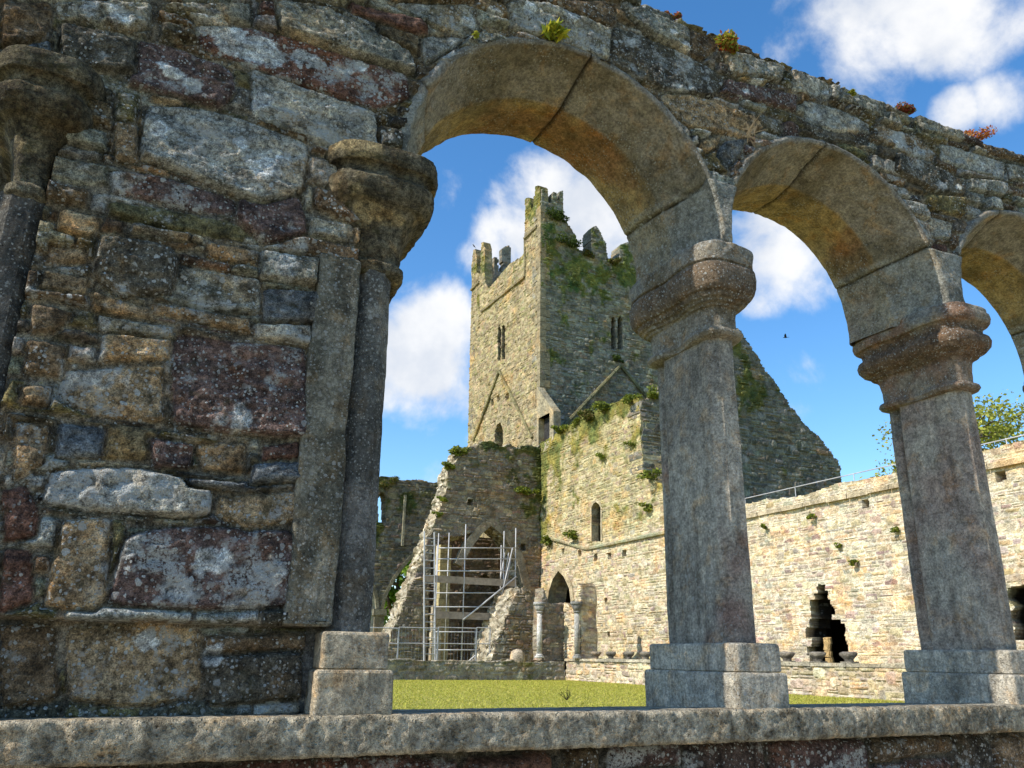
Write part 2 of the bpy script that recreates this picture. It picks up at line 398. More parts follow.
# ------------------------------------------------------------------ 1. the near cloister arcade
YW = 2.42                                     # plane of its near face
ARCHES = [(-1.27, 1.68, .68), (1.43, 1.69, .715), (2.855, 1.71, .675), (4.335, 1.71, .68)]
PIERS = [2.14, 3.622, 5.07]
arc = thing('cloister_arcade', 'dark rubble stone arcade with round arches on short grey piers, nearest of all', 'arcade', (1.4, 2.7, GZ))
T = []                                        # stones surveyed one by one: outline (photo px), colour, lichen
def S_(c, l, *p): T.append((p, c, l))
DK, BR, GR, LG, TN, OC, PU, RD, BL, OL = (.085,.075,.055),(.12,.085,.05),(.19,.18,.14),(.27,.26,.22),(.26,.19,.11),(.20,.145,.085),(.098,.066,.056),(.115,.062,.045),(.10,.11,.115),(.12,.105,.05)
for c, l, p in [
 (BR,.2,[(0,0),(48,0),(52,12),(45,36),(0,44)]), (GR,.8,[(55,0),(150,0),(150,22),(125,28),(100,25),(60,15)]), (BL,.2,[(6,45),(25,39),(48,38),(50,58),(6,59)]),
 (DK,.35,[(62,22),(95,30),(135,38),(133,68),(80,66),(61,62)]), (PU,.55,[(137,37),(175,42),(230,65),(236,85),(220,104),(180,95),(131,82)]),
 (RD,1.,[(200,22),(262,25),(330,48),(405,70),(408,92),(375,103),(320,82),(270,62),(210,45)]), (BR,.7,[(172,36),(215,42),(235,55),(215,53),(180,42)]),
 (OL,.7,[(115,90),(140,92),(135,118),(116,116)]), (OC,.4,[(115,120),(136,118),(138,160),(115,158)]),
 (LG,.85,[(152,105),(215,106),(262,120),(308,140),(302,185),(262,198),(190,172),(142,155)]), (GR,.5,[(158,0),(250,0),(252,20),(205,12)]), (TN,.3,[(150,92),(185,98),(182,105),(152,97)]),
 (GR,.3,[(282,0),(330,5),(345,20),(410,50),(416,70),(395,68),(340,45),(285,28)]), (RD,.2,[(352,0),(375,8),(420,18),(428,28),(415,30),(390,22),(355,10)]),
 (GR,.6,[(395,0),(470,0),(480,25),(465,32),(425,18)]), (RD,.3,[(262,0),(280,0),(278,12),(262,10)]), (OC,.2,[(484,22),(510,25),(512,32),(488,27)]), (LG,.5,[(425,32),(465,33),(458,42),(430,60),(425,50)]),
 (LG,.6,[(257,63),(290,75),(330,90),(375,108),(378,145),(345,146),(290,125),(258,112)]),
 (PU,.9,[(113,170),(150,172),(200,190),(235,195),(232,210),(180,206),(115,190)]), (PU,.4,[(237,197),(300,194),(306,230),(270,240),(237,215)]),
 (OL,.3,[(113,200),(170,210),(230,218),(270,238),(230,236),(170,228),(113,213)]), (TN,.1,[(60,205),(103,215),(92,235),(58,225)]),
 (OC,.2,[(50,240),(85,245),(88,258),(45,258)]), (OC,.2,[(45,265),(90,275),(85,290),(38,284)]), (DK,.9,[(103,235),(170,245),(180,255),(172,290),(120,292),(95,270)]),
 (GR,1.,[(174,262),(262,277),(262,308),(200,305),(172,295)]), (OC,.4,[(210,240),(260,247),(258,262),(212,255)]), (BR,.3,[(118,232),(200,242),(180,246),(120,238)]),
 (GR,.4,[(263,247),(320,257),(318,283),(265,275)]), (BL,.15,[(268,286),(322,290),(320,322),(268,318)]), (OC,.6,[(155,300),(250,315),(252,328),(160,312)]),
 (LG,.9,[(258,320),(314,324),(312,345),(260,334)]), (OC,.4,[(90,287),(153,305),(158,318),(95,306)]), (GR,.7,[(100,312),(175,325),(175,336),(105,328)]),
 (TN,.6,[(105,332),(173,338),(170,358),(100,360)]), (BR,.3,[(30,300),(72,310),(55,330),(30,332)]), (BR,.3,[(25,340),(65,345),(60,375),(22,372)]),
 (PU,.6,[(178,334),(305,347),(304,438),(230,430),(178,424)]), (TN,.9,[(65,370),(163,364),(162,420),(100,415),(60,398)]), (OC,.2,[(18,385),(50,385),(47,405),(20,402)]),
 (OC,.7,[(15,420),(50,425),(42,460),(15,478)]), (BL,.1,[(60,422),(104,427),(100,455),(58,455)]), (PU,.7,[(150,438),(195,442),(190,466),(155,466)]),
 (OC,.3,[(198,442),(248,440),(246,468),(205,466)]), (GR,.3,[(240,433),(262,438),(260,448),(240,446)]), (RD,.2,[(264,445),(300,440),(300,455),(264,458)]),
 (BL,.3,[(255,462),(303,460),(302,480),(252,480)]), (BL,.5,[(190,476),(250,479),(300,484),(250,488),(195,483)]),
 (LG,1.25,[(55,472),(110,467),(165,472),(210,487),(208,510),(170,516),(100,510),(45,505)]), (TN,.9,[(222,494),(300,490),(298,520),(245,526),(220,513)]),
 (RD,.2,[(0,490),(25,485),(36,510),(30,535),(0,540)]), (RD,.2,[(0,548),(28,550),(32,600),(0,610)]), (TN,.8,[(60,522),(108,517),(105,598),(95,606),(45,603)]),
 (PU,1.1,[(128,537),(190,524),(292,532),(287,605),(200,608),(112,600)]), (OL,.2,[(110,520),(122,520),(126,560),(111,590)]),
 (BR,.6,[(0,624),(52,624),(55,698),(0,706)]), (TN,.75,[(68,627),(130,620),(200,630),(202,688),(150,706),(70,698)]), (BR,.3,[(208,634),(312,634),(310,650),(212,650)]), (DK,.4,[(208,656),(302,654),(306,700),(215,705)]),
 (GR,.8,[(512,0),(545,2),(575,15),(612,28),(608,58),(575,45),(515,25)]), (BR,.4,[(548,0),(610,0),(620,18),(612,26),(572,12)]), (DK,.8,[(616,22),(650,35),(690,50),(720,70),(725,80),(712,95),(660,85),(615,62)]),
 (GR,.4,[(625,0),(655,12),(690,26),(690,50),(660,38),(630,15)]), (BR,.3,[(692,26),(720,38),(718,46),(705,56),(692,50)]), (GR,.6,[(725,47),(785,64),(782,80),(735,72)]), (PU,.6,[(720,75),(770,85),(800,92),(798,108),(760,98),(722,90)]),
 (TN,.3,[(665,92),(700,95),(755,115),(765,125),(745,135),(690,125),(668,105)]), (TN,.0,[(702,140),(725,133),(722,145),(708,152)]), (BL,.2,[(728,140),(747,137),(745,150),(730,168),(720,155)]), (TN,.1,[(645,80),(662,85),(662,92),(650,90)]),
 (LG,.3,[(795,67),(830,81),(832,96),(797,88)]), (LG,.8,[(833,82),(842,84),(840,98),(834,95)]), (GR,.5,[(845,85),(888,102),(888,116),(842,98)]), (LG,.4,[(808,98),(845,107),(872,122),(872,130),(835,128),(812,118)]),
 (OC,1.3,[(878,124),(915,132),(938,151),(935,158),(905,150),(880,135)]), (GR,.3,[(918,112),(962,130),(965,140),(925,130)]), (LG,.4,[(945,142),(975,150),(1005,161),(1005,178),(975,170),(945,158)]),
 (DK,.6,[(900,152),(925,160),(968,180),(966,193),(935,190),(900,170)]), (OL,.3,[(930,194),(966,197),(965,215),(930,208)]), (GR,.5,[(970,177),(1008,182),(1005,195),(972,188)]), (LG,.2,[(932,215),(955,222),(952,238),(935,235)]), (RD,.2,[(936,242),(950,243),(950,250),(936,250)]),
 (DK,.4,[(800,112),(812,118),(870,136),(868,142),(820,135)]), (GR,.6,[(1010,162),(1040,170),(1040,185),(1012,178)]), (BR,.4,[(985,142),(1030,155),(1030,162),(990,152)])]: S_(c, l, *p)
def build_arcade():
    res = .0062
    U = np.arange(-2.0, 5.62, res); V = np.arange(-.17, 2.86, res)
    rng = np.random.default_rng(3)
    traced = [[(x+(x-cx0)*.05, z+(z-cz0)*.05) for x, z in q] for q in (PY(YW, *p) for p, c, l in T) for cx0, cz0 in (np.mean(q, 0),)]
    fill = courses(-2.0, 5.62, -.17, 2.9, .085, .20, rng, .014, .4, .5, .16)
    st = traced+fill
    UU, VV, sd, ids = raster(U, V, st, .011, .007, .035)
    nt_ = len(traced); n = len(st)
    pal = [(*DK, 1.5), (*BR, 2.5), (*GR, 3), (*LG, 1.5), (*OC, .4), (*PU, .6), (*OL, 1.5)]
    C = stone_colours(n+1, pal, rng, .3, (.1, 1.0))
    C[:, :3] *= 1.25
    for i, (p, c, l) in enumerate(T): C[i] = (*(v*1.32 for v in c), l)
    Cg = C[ids]; mt = ids < 0
    mo = fbm2(UU*5, VV*5, 61, 4)
    mcol = np.array([.20, .17, .125])*(1+mo[..., None]*.55)
    Cg[mt, :3] = mcol[mt]; Cg[mt, 3] = .25
    prot = rng.uniform(-.022, .004, n+1); tu = rng.uniform(-.07, .07, n+1); tv = rng.uniform(-.12, .05, n+1)
    cen = np.array([np.mean(s, 0) for s in st]+[(0, 0)])
    low = np.array([c[1] < .075 and c[0] < .6 for c in cen]); prot[low] -= .05
    sd = sd+fbm2(UU*38, VV*38, 77, 3)*.004; prof = np.clip(sd/.010, 0, 1); dome = np.sqrt(np.clip(1-(1-prof)**2, 0, 1))
    rough = (.5-np.abs(fbm2(UU*9, VV*13, 5, 5, .6))*1.9)*.8+fbm2(UU*30, VV*34, 25, 3, .6)*.6; strata = fbm2(UU*3, VV*42+fbm2(UU*4, VV*4, 2, 2)*3, 15, 3)
    sr = rng.uniform(0, 1, n+1)
    Hs = prot[ids]+tu[ids]*(UU-cen[ids, 0])*.6+tv[ids]*(VV-cen[ids, 1])*.9
    mort = -.032+fbm2(UU*7, VV*7, 8, 4)*.012+fbm2(UU*34, VV*34, 18, 3)*.006+np.where(VV < .075, np.where(UU < .6, -.05, 0), 0)
    H = np.where(mt, mort, mort+(Hs-mort)*dome)+np.where(mt, .35, prof)*(rough*.013+strata*.008*sr[ids])
    H = H-np.where(~mt & (prof < .5), .004*vn2(UU*60, VV*60, 4), 0)
    # hue drift and dark damp base of stones, own rust stains
    hue = fbm2(UU*6, VV*6, 33, 4)
    Cg[..., :3] *= (1+hue[..., None]*np.array([.32, .22, .1]))
    # pale lichen crust patches
    cr = sstep(.18, .34, fbm2(UU*8, VV*8, 71, 5, .6)+(Cg[..., 3]-.95)*.45)*np.where(mt, .1, 1)
    Cg[..., :3] = Cg[..., :3]*(1-.8*cr[..., None])+np.array([.40, .41, .39])*.8*cr[..., None]
    H = H+cr*.0015
    for a, b, r in ((213,17,12),(232,34,20),(262,45,18),(300,52,9),(262,98,10),(266,168,14),(284,160,8),(318,60,9),(345,66,8),(362,62,7),(163,65,5),(172,71,7),(192,85,7),(160,130,9),(240,140,6),(548,22,9),(572,18,5),(530,8,7),(636,40,8),(672,32,5),(686,45,7),(756,80,10),(748,90,6),(830,92,7),(903,139,15),(922,151,12),(944,185,6),(960,186,5),(497,12,10),(470,20,8),(455,40,6),(640,108,6),(985,165,7),(1000,170,6),(120,15,10),(90,8,8),(180,75,4),(215,560,14),(180,590,10),(270,570,12),(215,655,8),(150,640,7),(820,110,6),(860,120,5)):
        (q,) = PY(YW, (a, b)); rr_ = r*.0036*1.15; i0, i1 = np.searchsorted(U, (q[0]-rr_*1.6, q[0]+rr_*1.6)); j0, j1 = np.searchsorted(V, (q[1]-rr_*1.6, q[1]+rr_*1.6))
        if i1 <= i0: continue
        uu, vv_ = UU[i0:i1, j0:j1], VV[i0:i1, j0:j1]; dd = np.hypot(uu-q[0], (vv_-q[1])*1.25)/rr_
        k = sstep(1.02, .86, dd+fbm2(uu*28, vv_*28, 19, 4, .65)*.75)*.9*np.where(mt[i0:i1, j0:j1], .25, 1)
        Cg[i0:i1, j0:j1, :3] = Cg[i0:i1, j0:j1, :3]*(1-k[..., None])+np.array([.55, .57, .56])*k[..., None]; H[i0:i1, j0:j1] += k*.0015
    top = 2.822+fbm2(UU*2.2, VV*0, 12, 3)*.018+fbm2(UU*11, VV*0, 13, 2)*.01
    m = VV < top
    for cx_, cz_, R in ARCHES:
        d = np.hypot(UU-cx_, VV-cz_)
        m &= ~((d < R+.012) & (VV > cz_)); m &= ~((np.abs(UU-cx_) < R+.012) & (VV <= cz_) & ((UU > .72) | (UU < -.47)))
    m &= ~((UU > .585) & (VV < 1.60)); m &= ~((UU < -.335) & (VV < 1.60)); m &= ~((UU > 1.4) & (VV < 1.985)); m &= ~((UU > .72) & (VV < 1.64))
    m &= ~((UU > .53) & (VV < .07)); m &= ~((UU > .462) & (UU < .60) & (VV > .095) & (VV < 1.225))
    o = panel('rubble_wall', M_NEAR, 'y', YW, -1, U, V, UU, VV, H, m, Cg, .55, arc, False, 5, .012, ([p[:3] for p in pal], .16))
    # back face, coarser
    res = .025
    U = np.arange(-2.0, 5.62, res); V = np.arange(-.17, 2.86, res)
    st = courses(-2.0, 5.62, -.17, 2.9, .12, .26, rng, .014); UU, VV, sd, ids = raster(U, V, st, .014, .006, .1)
    C = stone_colours(len(st)+1, pal, rng, .2); Cg = C[ids]; Cg[ids < 0] = (.16, .145, .11, .2)
    m = VV < 2.822
    for cx_, cz_, R in ARCHES:
        d = np.hypot(UU-cx_, VV-cz_); m &= ~((d < R-.04) & (VV > cz_)); m &= ~((np.abs(UU-cx_) < R-.04) & (VV <= cz_))
    m &= ~((UU > .76) & (VV < 1.70))
    panel('rear_rubble', M_NEAR, 'y', YW+.55, 1, U, V, UU, VV, np.where(ids < 0, -.02, .004)+fbm2(UU*8, VV*8, 5, 3)*.006, m, Cg, .05, arc)
build_arcade()

def mk_col(base, second, seed, lich=.4, third=None, f=4):
    base, second = np.array(base), np.array(second)
    def g(P):
        a = sstep(-.15, .3, fbm3(P, f, seed, 4))[:, None]
        c = base*(1-a)+second*a
        if third is not None:
            b = sstep(.12, .34, fbm3(P, f*.8, seed+9, 4))[:, None]; c = c*(1-b)+np.array(third)*b
        return np.concatenate([c, np.full((len(c), 1), lich)], 1)
    return g
def build_arch(cx_, cz_, R, seed, joints, label=None):
    # profile (radius, y, kind): lip, splay, soffit, rear edge
    prof = [(R+.055, YW+.075), (R+.032, YW+.006), (R+.016, YW-.003), (R+.002, YW+.005)]
    nsp, nso = 26, 22
    for k in range(1, nsp+1):
        t = k/nsp; prof.append((R+.002-.088*t+.012*math.sin(math.pi*t), YW+.245*t))
    r1 = R-.092
    for k in range(1, nso+1):
        t = k/nso; prof.append((r1-.010*math.sin(math.pi*min(1, t*1.0))*.5, YW+.245+.285*t))
    prof += [(r1+.004, YW+.535), (r1+.03, YW+.548), (R+.045, YW+.55)]
    prof = np.array(prof); npf = len(prof)
    nt_ = 190; th = np.linspace(-.115, math.pi+.115, nt_)
    A, K = np.meshgrid(th, np.arange(npf), indexing='ij')
    rr = prof[K, 0].copy(); yy = prof[K, 1].copy()
    foot = (np.sin(A)*R < .285) & (K < 3) & (K > 0); rr[foot] = R+.003+.012*(3-K[foot]); yy[foot] = YW+.012
    P = np.stack([cx_+rr*np.cos(A), yy, cz_+rr*np.sin(A)], -1).reshape(-1, 3)
    nz = fbm3(P, 5, seed, 4)*.012+fbm3(P, 22, seed+3, 4, .6)*.009
    lipk = ((K < 4) | (K > npf-5)).ravel()
    nz = nz+np.where(lipk, fbm3(P, 15, seed+9, 3)*.012, 0)
    jn = np.zeros(len(P)); stone = np.zeros(len(P))
    for j in joints:
        dd = np.abs(A.ravel()*R-j*R+fbm3(P, 6, seed+5, 3)*.014)
        jn = np.maximum(jn, 1-sstep(.003, .010, dd)); stone += (A.ravel() > j)
    inr = np.stack([-np.cos(A), 0*A, -np.sin(A)], -1).reshape(-1, 3)
    off = nz-jn*.016+np.where(stone % 2 == 1, .004, 0)
    P = P+inr*off[:, None]+np.array([0, 1, 0])*(-off*.4)[:, None]
    y = P[:, 1]; z = P[:, 2]
    spl = np.array([.27, .24, .19]); sof = np.array([.34, .25, .12]); lip = np.array([.21, .20, .175])
    t = (K.ravel() > 3+nsp)*1.0
    C = spl[None]*(1-t[:, None])+sof[None]*t[:, None]
    n1 = fbm3(P, 3.2, seed+21, 4)
    red = sstep(.05, .35, n1)*t*.7
    C = C*(1-red[:, None])+np.array([.25, .12, .06])*red[:, None]
    dk = sstep(.0, .35, fbm3(P, 4.5, seed+41, 4))*.65
    C = C*(1-dk[:, None])+np.array([.13, .105, .06])*dk[:, None]
    # pale lime bloom near the haunches
    lb = sstep(.0, .3, fbm3(P, 4, seed+31, 4)+.12)*(1-t)*sstep(cz_+.62*R, cz_+.25*R, z)
    C = C*(1-lb[:, None]*.65)+np.array([.27, .26, .20])*lb[:, None]*.65
    l = lipk & (y < YW+.1)
    lt = np.where(l, .55+.6*fbm3(P, 9, seed+51, 3), 0)[:, None]
    C = C*(1-lt)+lip*lt
    # grey impost stones at both feet
    im = (sstep(cz_+.29, cz_+.27, z)*(1-.35*t))[:, None]
    C = C*(1-im)+np.array([.24, .235, .20])*(1+.4*fbm3(P, 7, seed+61, 4)[:, None])*im
    C *= (1-.75*jn)[:, None]
    C = np.concatenate([np.clip(C, .01, 1), np.clip(.25+.35*lt+.55*im, 0, 1)], 1)
    idx = np.arange(nt_*npf).reshape(nt_, npf)
    F = np.stack([idx[:-1, :-1], idx[:-1, 1:], idx[1:, 1:], idx[1:, :-1]], -1).reshape(-1, 4)
    return mesh_obj('arch', P, F, M_ASH, arc, C, True, label)
def impost(i, j, x1=None):
    (ca, za, Ra), (cb, zb_, Rb) = ARCHES[i], ARCHES[j]; V = []; zs = np.linspace(1.63, 1.992, 38); n = 14
    for z in zs:
        xl = ca+math.sqrt(Ra*Ra-max(z-za, 0)**2)-.002; xr = cb-math.sqrt(Rb*Rb-max(z-zb_, 0)**2)+.002
        k = .012 if z > 1.985 else 0
        for q in range(n+1): V.append((xl+(xr-xl)*q/n, YW-.008+k+(.010 if q in (0, n) else 0), z))
        V.append((xr, YW+.12, z)); V.append((xl, YW+.12, z))
    V = np.array(V); w_ = n+3; V[:, 1] += fbm3(V, 9, 77+i, 4)*.014+fbm3(V, 40, 78+i, 2)*.005; V[:, 0] += fbm3(V, 12, 79+i, 3)*.006
    idx = np.arange(len(V)).reshape(len(zs), w_); nx = np.roll(idx, -1, 1)
    F = np.stack([idx[:-1], nx[:-1], nx[1:], idx[1:]], -1).reshape(-1, 4).tolist()+[idx[0].tolist()[::-1], idx[-1].tolist()]
    mesh_obj('impost', V, F, M_ASH, arc, mk_col((.25, .245, .21), (.16, .155, .13), 81+i, .6, (.12, .12, .10), 8)(V), True)
ja = math.asin(.285/.715); jb = math.asin(.285/.675)
build_arch(*ARCHES[0], 100, [ja, math.pi-ja])
build_arch(*ARCHES[1], 200, [ja, 1.47, math.pi-ja*1.1], 'arch with wide ochre underside nearest the solid wall')
build_arch(*ARCHES[2], 300, [jb, 1.62, math.pi-jb])
build_arch(*ARCHES[3], 400, [jb, 1.9, math.pi-jb])
impost(1, 2); impost(2, 3)

def lobed(x0, yf, yb, r, web, n=120):
    """outline of a two-lobed pier: round-ended front and back lobes joined by a slightly narrower web"""
    P = []
    for k in range(n):
        t = 2*math.pi*k/n
        s, c = math.sin(t), math.cos(t)
        y = (yf+yb)/2-(yb-yf)/2*c
        # superellipse gives flat flanks with rounded octagon-like ends
        hw = abs(s)**.42*r
        m = 1-web*math.exp(-((y-(yf+yb)/2)/((yb-yf)*.2))**2)
        P.append((x0+math.copysign(hw*m, s), y))
    return P
def resample(P, n):
    P = np.array(P)
    if len(P) < 40:                                # keep the corners of a faceted outline
        Q = np.roll(P, -1, 0); l = np.hypot(*(Q-P).T); k = np.maximum(1, np.floor(l/l.sum()*(n-len(P)))).astype(int)
        while k.sum() < n: k[np.argmax(l/k)] += 1
        while k.sum() > n: k[np.argmax(k)] -= 1
        return np.concatenate([a+(b-a)*(np.arange(m)/m)[:, None] for a, b, m in zip(P, Q, k)])
    Q = np.concatenate([P, P[:1]]); d = np.concatenate([[0], np.cumsum(np.hypot(*np.diff(Q, axis=0).T))])
    t = np.linspace(0, d[-1], n, endpoint=False)
    return np.stack([np.interp(t, d, Q[:, 0]), np.interp(t, d, Q[:, 1])], 1)
def loft(name, mat, parent, secs, dz, colf, noise_amp, seed, plan, nplan=160, caps=True, label=None, sharp=None, ampz=None):
    """secs: list of (z, offset); plan(offset) gives the outline at that offset"""
    zs = []; os_ = []
    for (z0, o0), (z1, o1) in zip(secs, secs[1:]):
        k = max(1, int(math.ceil((abs(z1-z0)+abs(o1-o0))/dz)))
        for i in range(k): zs.append(z0+(z1-z0)*i/k); os_.append(o0+(o1-o0)*i/k)
    zs.append(secs[-1][0]); os_.append(secs[-1][1])
    rings = []; cen = None
    for z, o in zip(zs, os_):
        p = resample(plan(o), nplan); rings.append(np.concatenate([p, np.full((nplan, 1), z)], 1))
    P = np.concatenate(rings); n = len(zs)
    cx_, cy_ = P[:, 0].mean(), P[:, 1].mean()
    d = P[:, :2]-np.array([cx_, cy_]); d[:, 1] *= .35; d /= np.maximum(np.hypot(d[:, 0], d[:, 1]), 1e-5)[:, None]
    nz = fbm3(P, 4.5, seed, 3)*noise_amp+fbm3(P, 22, seed+3, 4, .6)*noise_amp*.75
    if ampz is not None: nz = nz*ampz(P[:, 2])
    P = P.copy(); P[:, :2] += d*nz[:, None]; P[:, 2] += nz*.25
    C = colf(P)
    idx = np.arange(n*nplan).reshape(n, nplan); nx = np.roll(idx, -1, 1)
    F = np.stack([idx[:-1], nx[:-1], nx[1:], idx[1:]], -1).reshape(-1, 4)
    if caps:
        b = len(P); P = np.concatenate([P, [[cx_, cy_, zs[0]], [cx_, cy_, zs[-1]]]]); C = np.concatenate([C, C[:1], C[-1:]])
        k = np.arange(nplan); q = (k+1) % nplan
        F = np.concatenate([F, np.stack([q, k, np.full(nplan, b), np.full(nplan, b)], 1)[:, :4], np.stack([idx[-1][k], idx[-1][q], np.full(nplan, b+1), np.full(nplan, b+1)], 1)])
        F = [list(dict.fromkeys(f)) for f in F.tolist()]
    return mesh_obj(name, P, F, mat, parent, C, True, label, sharp=sharp)
def block(name, parent, x0, x1, y0, y1, z0, z1, mat, colf, amp, seed, bev=.009, dz=.012, label=None):
    def plan(o):
        r = .009; x0_, x1_, y0_, y1_ = x0+o, x1-o, y0+o, y1-o; P = []
        for cx_, cy_, a in ((x1_-r, y1_-r, 0), (x0_+r, y1_-r, 90), (x0_+r, y0_+r, 180), (x1_-r, y0_+r, 270)):
            for k in range(5):
                t = math.radians(a+22.5*k); P.append((cx_+r*math.cos(t), cy_+r*math.sin(t)))
        return P
    return loft(name, mat, parent, [(z0, bev*.6), (z0+bev*.5, 0), (z1-bev, 0), (z1-bev*.3, bev*.35), (z1, bev)], dz, colf, amp, seed, plan, 200, True, label, 24)

ZB, ZS, ZT = -.158, -.040, .060                # base: foot, step, top
def merge(objs, name):
    """several lofted stones of one part become one mesh"""
    V = []; F = []; C = []
    for o in objs:
        me = o.data; b = len(V); V += [tuple(v.co) for v in me.vertices]
        F += [[i+b for i in p.vertices] for p in me.polygons]
        a = np.zeros(len(me.vertices)*4, np.float32); me.color_attributes['Col'].data.foreach_get('color', a); C += a.reshape(-1, 4).tolist()
    p = objs[0].parent; mat = objs[0].data.materials[0]
    for o in objs: bpy.data.objects.remove(o)
    return mesh_obj(name, V, F, mat, p, C, True, None, True, 24)
def pier(x0, seed, shaftcol, capcol, basecol, label=None, double=False):
    yf, yb = 2.455, 2.89
    sp = lambda o: octo(x0, yf-o, yb+o, .070+o)
    def octo(x0, yf, yb, r):
        k = r*.62
        return [(x0-r, yf+k), (x0-r*.52, yf), (x0+r*.52, yf), (x0+r, yf+k), (x0+r, yb-k), (x0+r*.5, yb), (x0-r*.5, yb), (x0-r+.030, yb-k+.018), (x0-r+.050, yb-k-.020), (x0-r+.046, yb-k-.036), (x0-r+.004, yb-k-.048), (x0-r, yb-k-.056)]
    sh = loft('pier', M_PIER, arc, [(ZT, 0), (ZT+.02, .001), (.6, .001), (1.275, -.003)], .02, shaftcol, .0038, seed, sp, 150, False, label, 26)
    bs = [block('b', sh, x0-.116, x0+.116, 2.388, 2.96, ZB-.03, ZS, M_PIER, basecol, .005, seed+5), block('b', sh, x0-.1, x0+.1, 2.402, 2.945, ZS, ZT, M_PIER, basecol, .005, seed+8)]
    for b in bs: pass
    merge(bs, 'base')
    cp = lambda o: lobed(x0, yf-o, yb+o, .080+o, float(np.interp(o, [.0, .03, .11], [.10, .34, .13])))
    def capband(P):
        C = capcol(P); z = P[:, 2]+fbm3(P, 9, seed, 3)*.02; k = (sstep(1.40, 1.44, z)*sstep(1.60, 1.56, z)*.75)[:, None]; C[:, :3] = C[:, :3]*(1-k)+np.array([.12, .080, .048])*k
        return C
    neck = [(1.258, -.012), (1.260, .006), (1.266, .028), (1.280, .037), (1.294, .033), (1.298, .018), (1.306, .012), (1.36, .013)]
    if double: top = [(1.41, .022), (1.428, .036), (1.434, .052), (1.446, .060), (1.46, .086), (1.485, .106), (1.51, .111), (1.532, .104), (1.537, .092), (1.545, .084), (1.562, .082), (1.58, .088), (1.592, .098), (1.595, .110), (1.605, .117), (1.625, .121), (1.645, .118), (1.650, .110), (1.672, .108), (1.678, .104), (1.68, .02)]
    else: top = [(1.392, .018), (1.395, .031), (1.405, .035), (1.408, .048), (1.420, .054), (1.423, .064), (1.432, .070), (1.444, .074), (1.447, .084), (1.462, .094), (1.485, .101), (1.520, .104), (1.545, .103), (1.560, .097), (1.563, .088), (1.570, .087), (1.574, .095), (1.62, .099), (1.648, .098), (1.655, .092), (1.657, .02)]
    loft('capital', M_ASH, sh, neck+top, .006, capband, .0042, seed+11, cp, 200, True, None, None, lambda z: 1+1.9*sstep(1.56, 1.60, z)*(not double))
    return sh
gcol = lambda P: mk_col((.185, .175, .15), (.12, .115, .10), 5, .35, (.15, .105, .085), 3)(P)
pier(PIERS[0], 500, mk_col((.38, .345, .28), (.27, .245, .20), 5, .35, (.25, .175, .14), 3), mk_col((.25, .22, .17), (.15, .125, .085), 8, .6, (.22, .21, .18), 7), mk_col((.48, .43, .34), (.31, .28, .22), 4, .5, None, 9), 'grey pier between the two widest arches')
pier(PIERS[1], 600, mk_col((.37, .325, .26), (.30, .225, .18), 15, .35, (.20, .185, .16), 3), mk_col((.26, .22, .165), (.20, .13, .09), 18, .5, (.22, .21, .18), 6), mk_col((.48, .43, .34), (.31, .28, .22), 14, .5, None, 9), 'grey pier with reddish shaft', True)
pier(PIERS[2], 700, mk_col((.2, .185, .155), (.13, .115, .095), 25, .35, None, 3), mk_col((.2, .17, .12), (.13, .11, .07), 28, .5), mk_col((.24, .23, .2), (.15, .145, .125), 24, .5, None, 9), None, True)

def respond(xc, side, seed, label, tone=1., cr=.118):
    """half pier built against the solid wall. side=+1: opening on the east of it"""
    s = side
    def cplan(o):
        r = .066+o; P = []
        for k in range(8):
            t = math.radians(22.5+45*k); P.append((xc+r*1.08*math.cos(t)-.018*s, 2.492+r*1.08*math.sin(t)))
        return P
    dcol = mk_col(shade((.20, .19, .17), tone), shade((.11, .108, .095), tone), seed, .5, shade((.26, .24, .19), tone), 5)
    sh = loft('respond', M_PIER, arc, [(ZT, .002), (.6, 0), (1.235, -.003)], .015, dcol, .0045, seed, cplan, 112, False, label, 30)
    st = [] if s < 0 else [block('b', sh, xc-.212, xc-.074, 2.420, 2.6, ZT+.015, 1.245, M_PIER, mk_col((.20, .185, .14), (.115, .108, .08), seed+3, .8, (.12, .11, .08), 7), .007, seed+2, .012, .010)]
    st.append(block('b', sh, *sorted((xc-.215*s, xc+.035*s)), 2.5, 2.96, ZT-.22, 1.245, M_PIER, dcol, .004, seed+9, .008, .03))
    merge(st, 'jamb_stones')
    bc = mk_col((.44, .37, .26), (.31, .265, .19), seed+7, .3, None, 9)
    merge([block('b', sh, xc-.116, xc+.110, 2.388, 2.955, ZB-.03, ZS, M_PIER, bc, .0045, seed+5), block('b', sh, xc-.103, xc+.095, 2.400, 2.94, ZS, ZT+.003, M_PIER, bc, .0045, seed+6)], 'base')
    cp = lambda o: lobed(xc-.02*s, 2.43-o*.8, 2.88+o, cr+o, .06)
    loft('capital', M_CAP, sh, [(1.205, -.03), (1.21, -.005), (1.225, .012), (1.25, .012), (1.265, -.004), (1.34, .004), (1.41, .022), (1.445, .05), (1.455, .075), (1.475, .094), (1.50, .104), (1.53, .104), (1.54, .088), (1.55, .080), (1.57, .080), (1.580, .090), (1.584, .106), (1.60, .114), (1.63, .115), (1.648, .11), (1.656, .0)],
         .006, mk_col((.15, .13, .085), (.075, .062, .035), seed+21, .5, (.30, .235, .12), 9), .012, seed+13, cp, 200, True)
respond(.665, 1, 800, 'dark respond column at the end of the solid wall', .8)
respond(-.405, -1, 900, None, .4, .055)

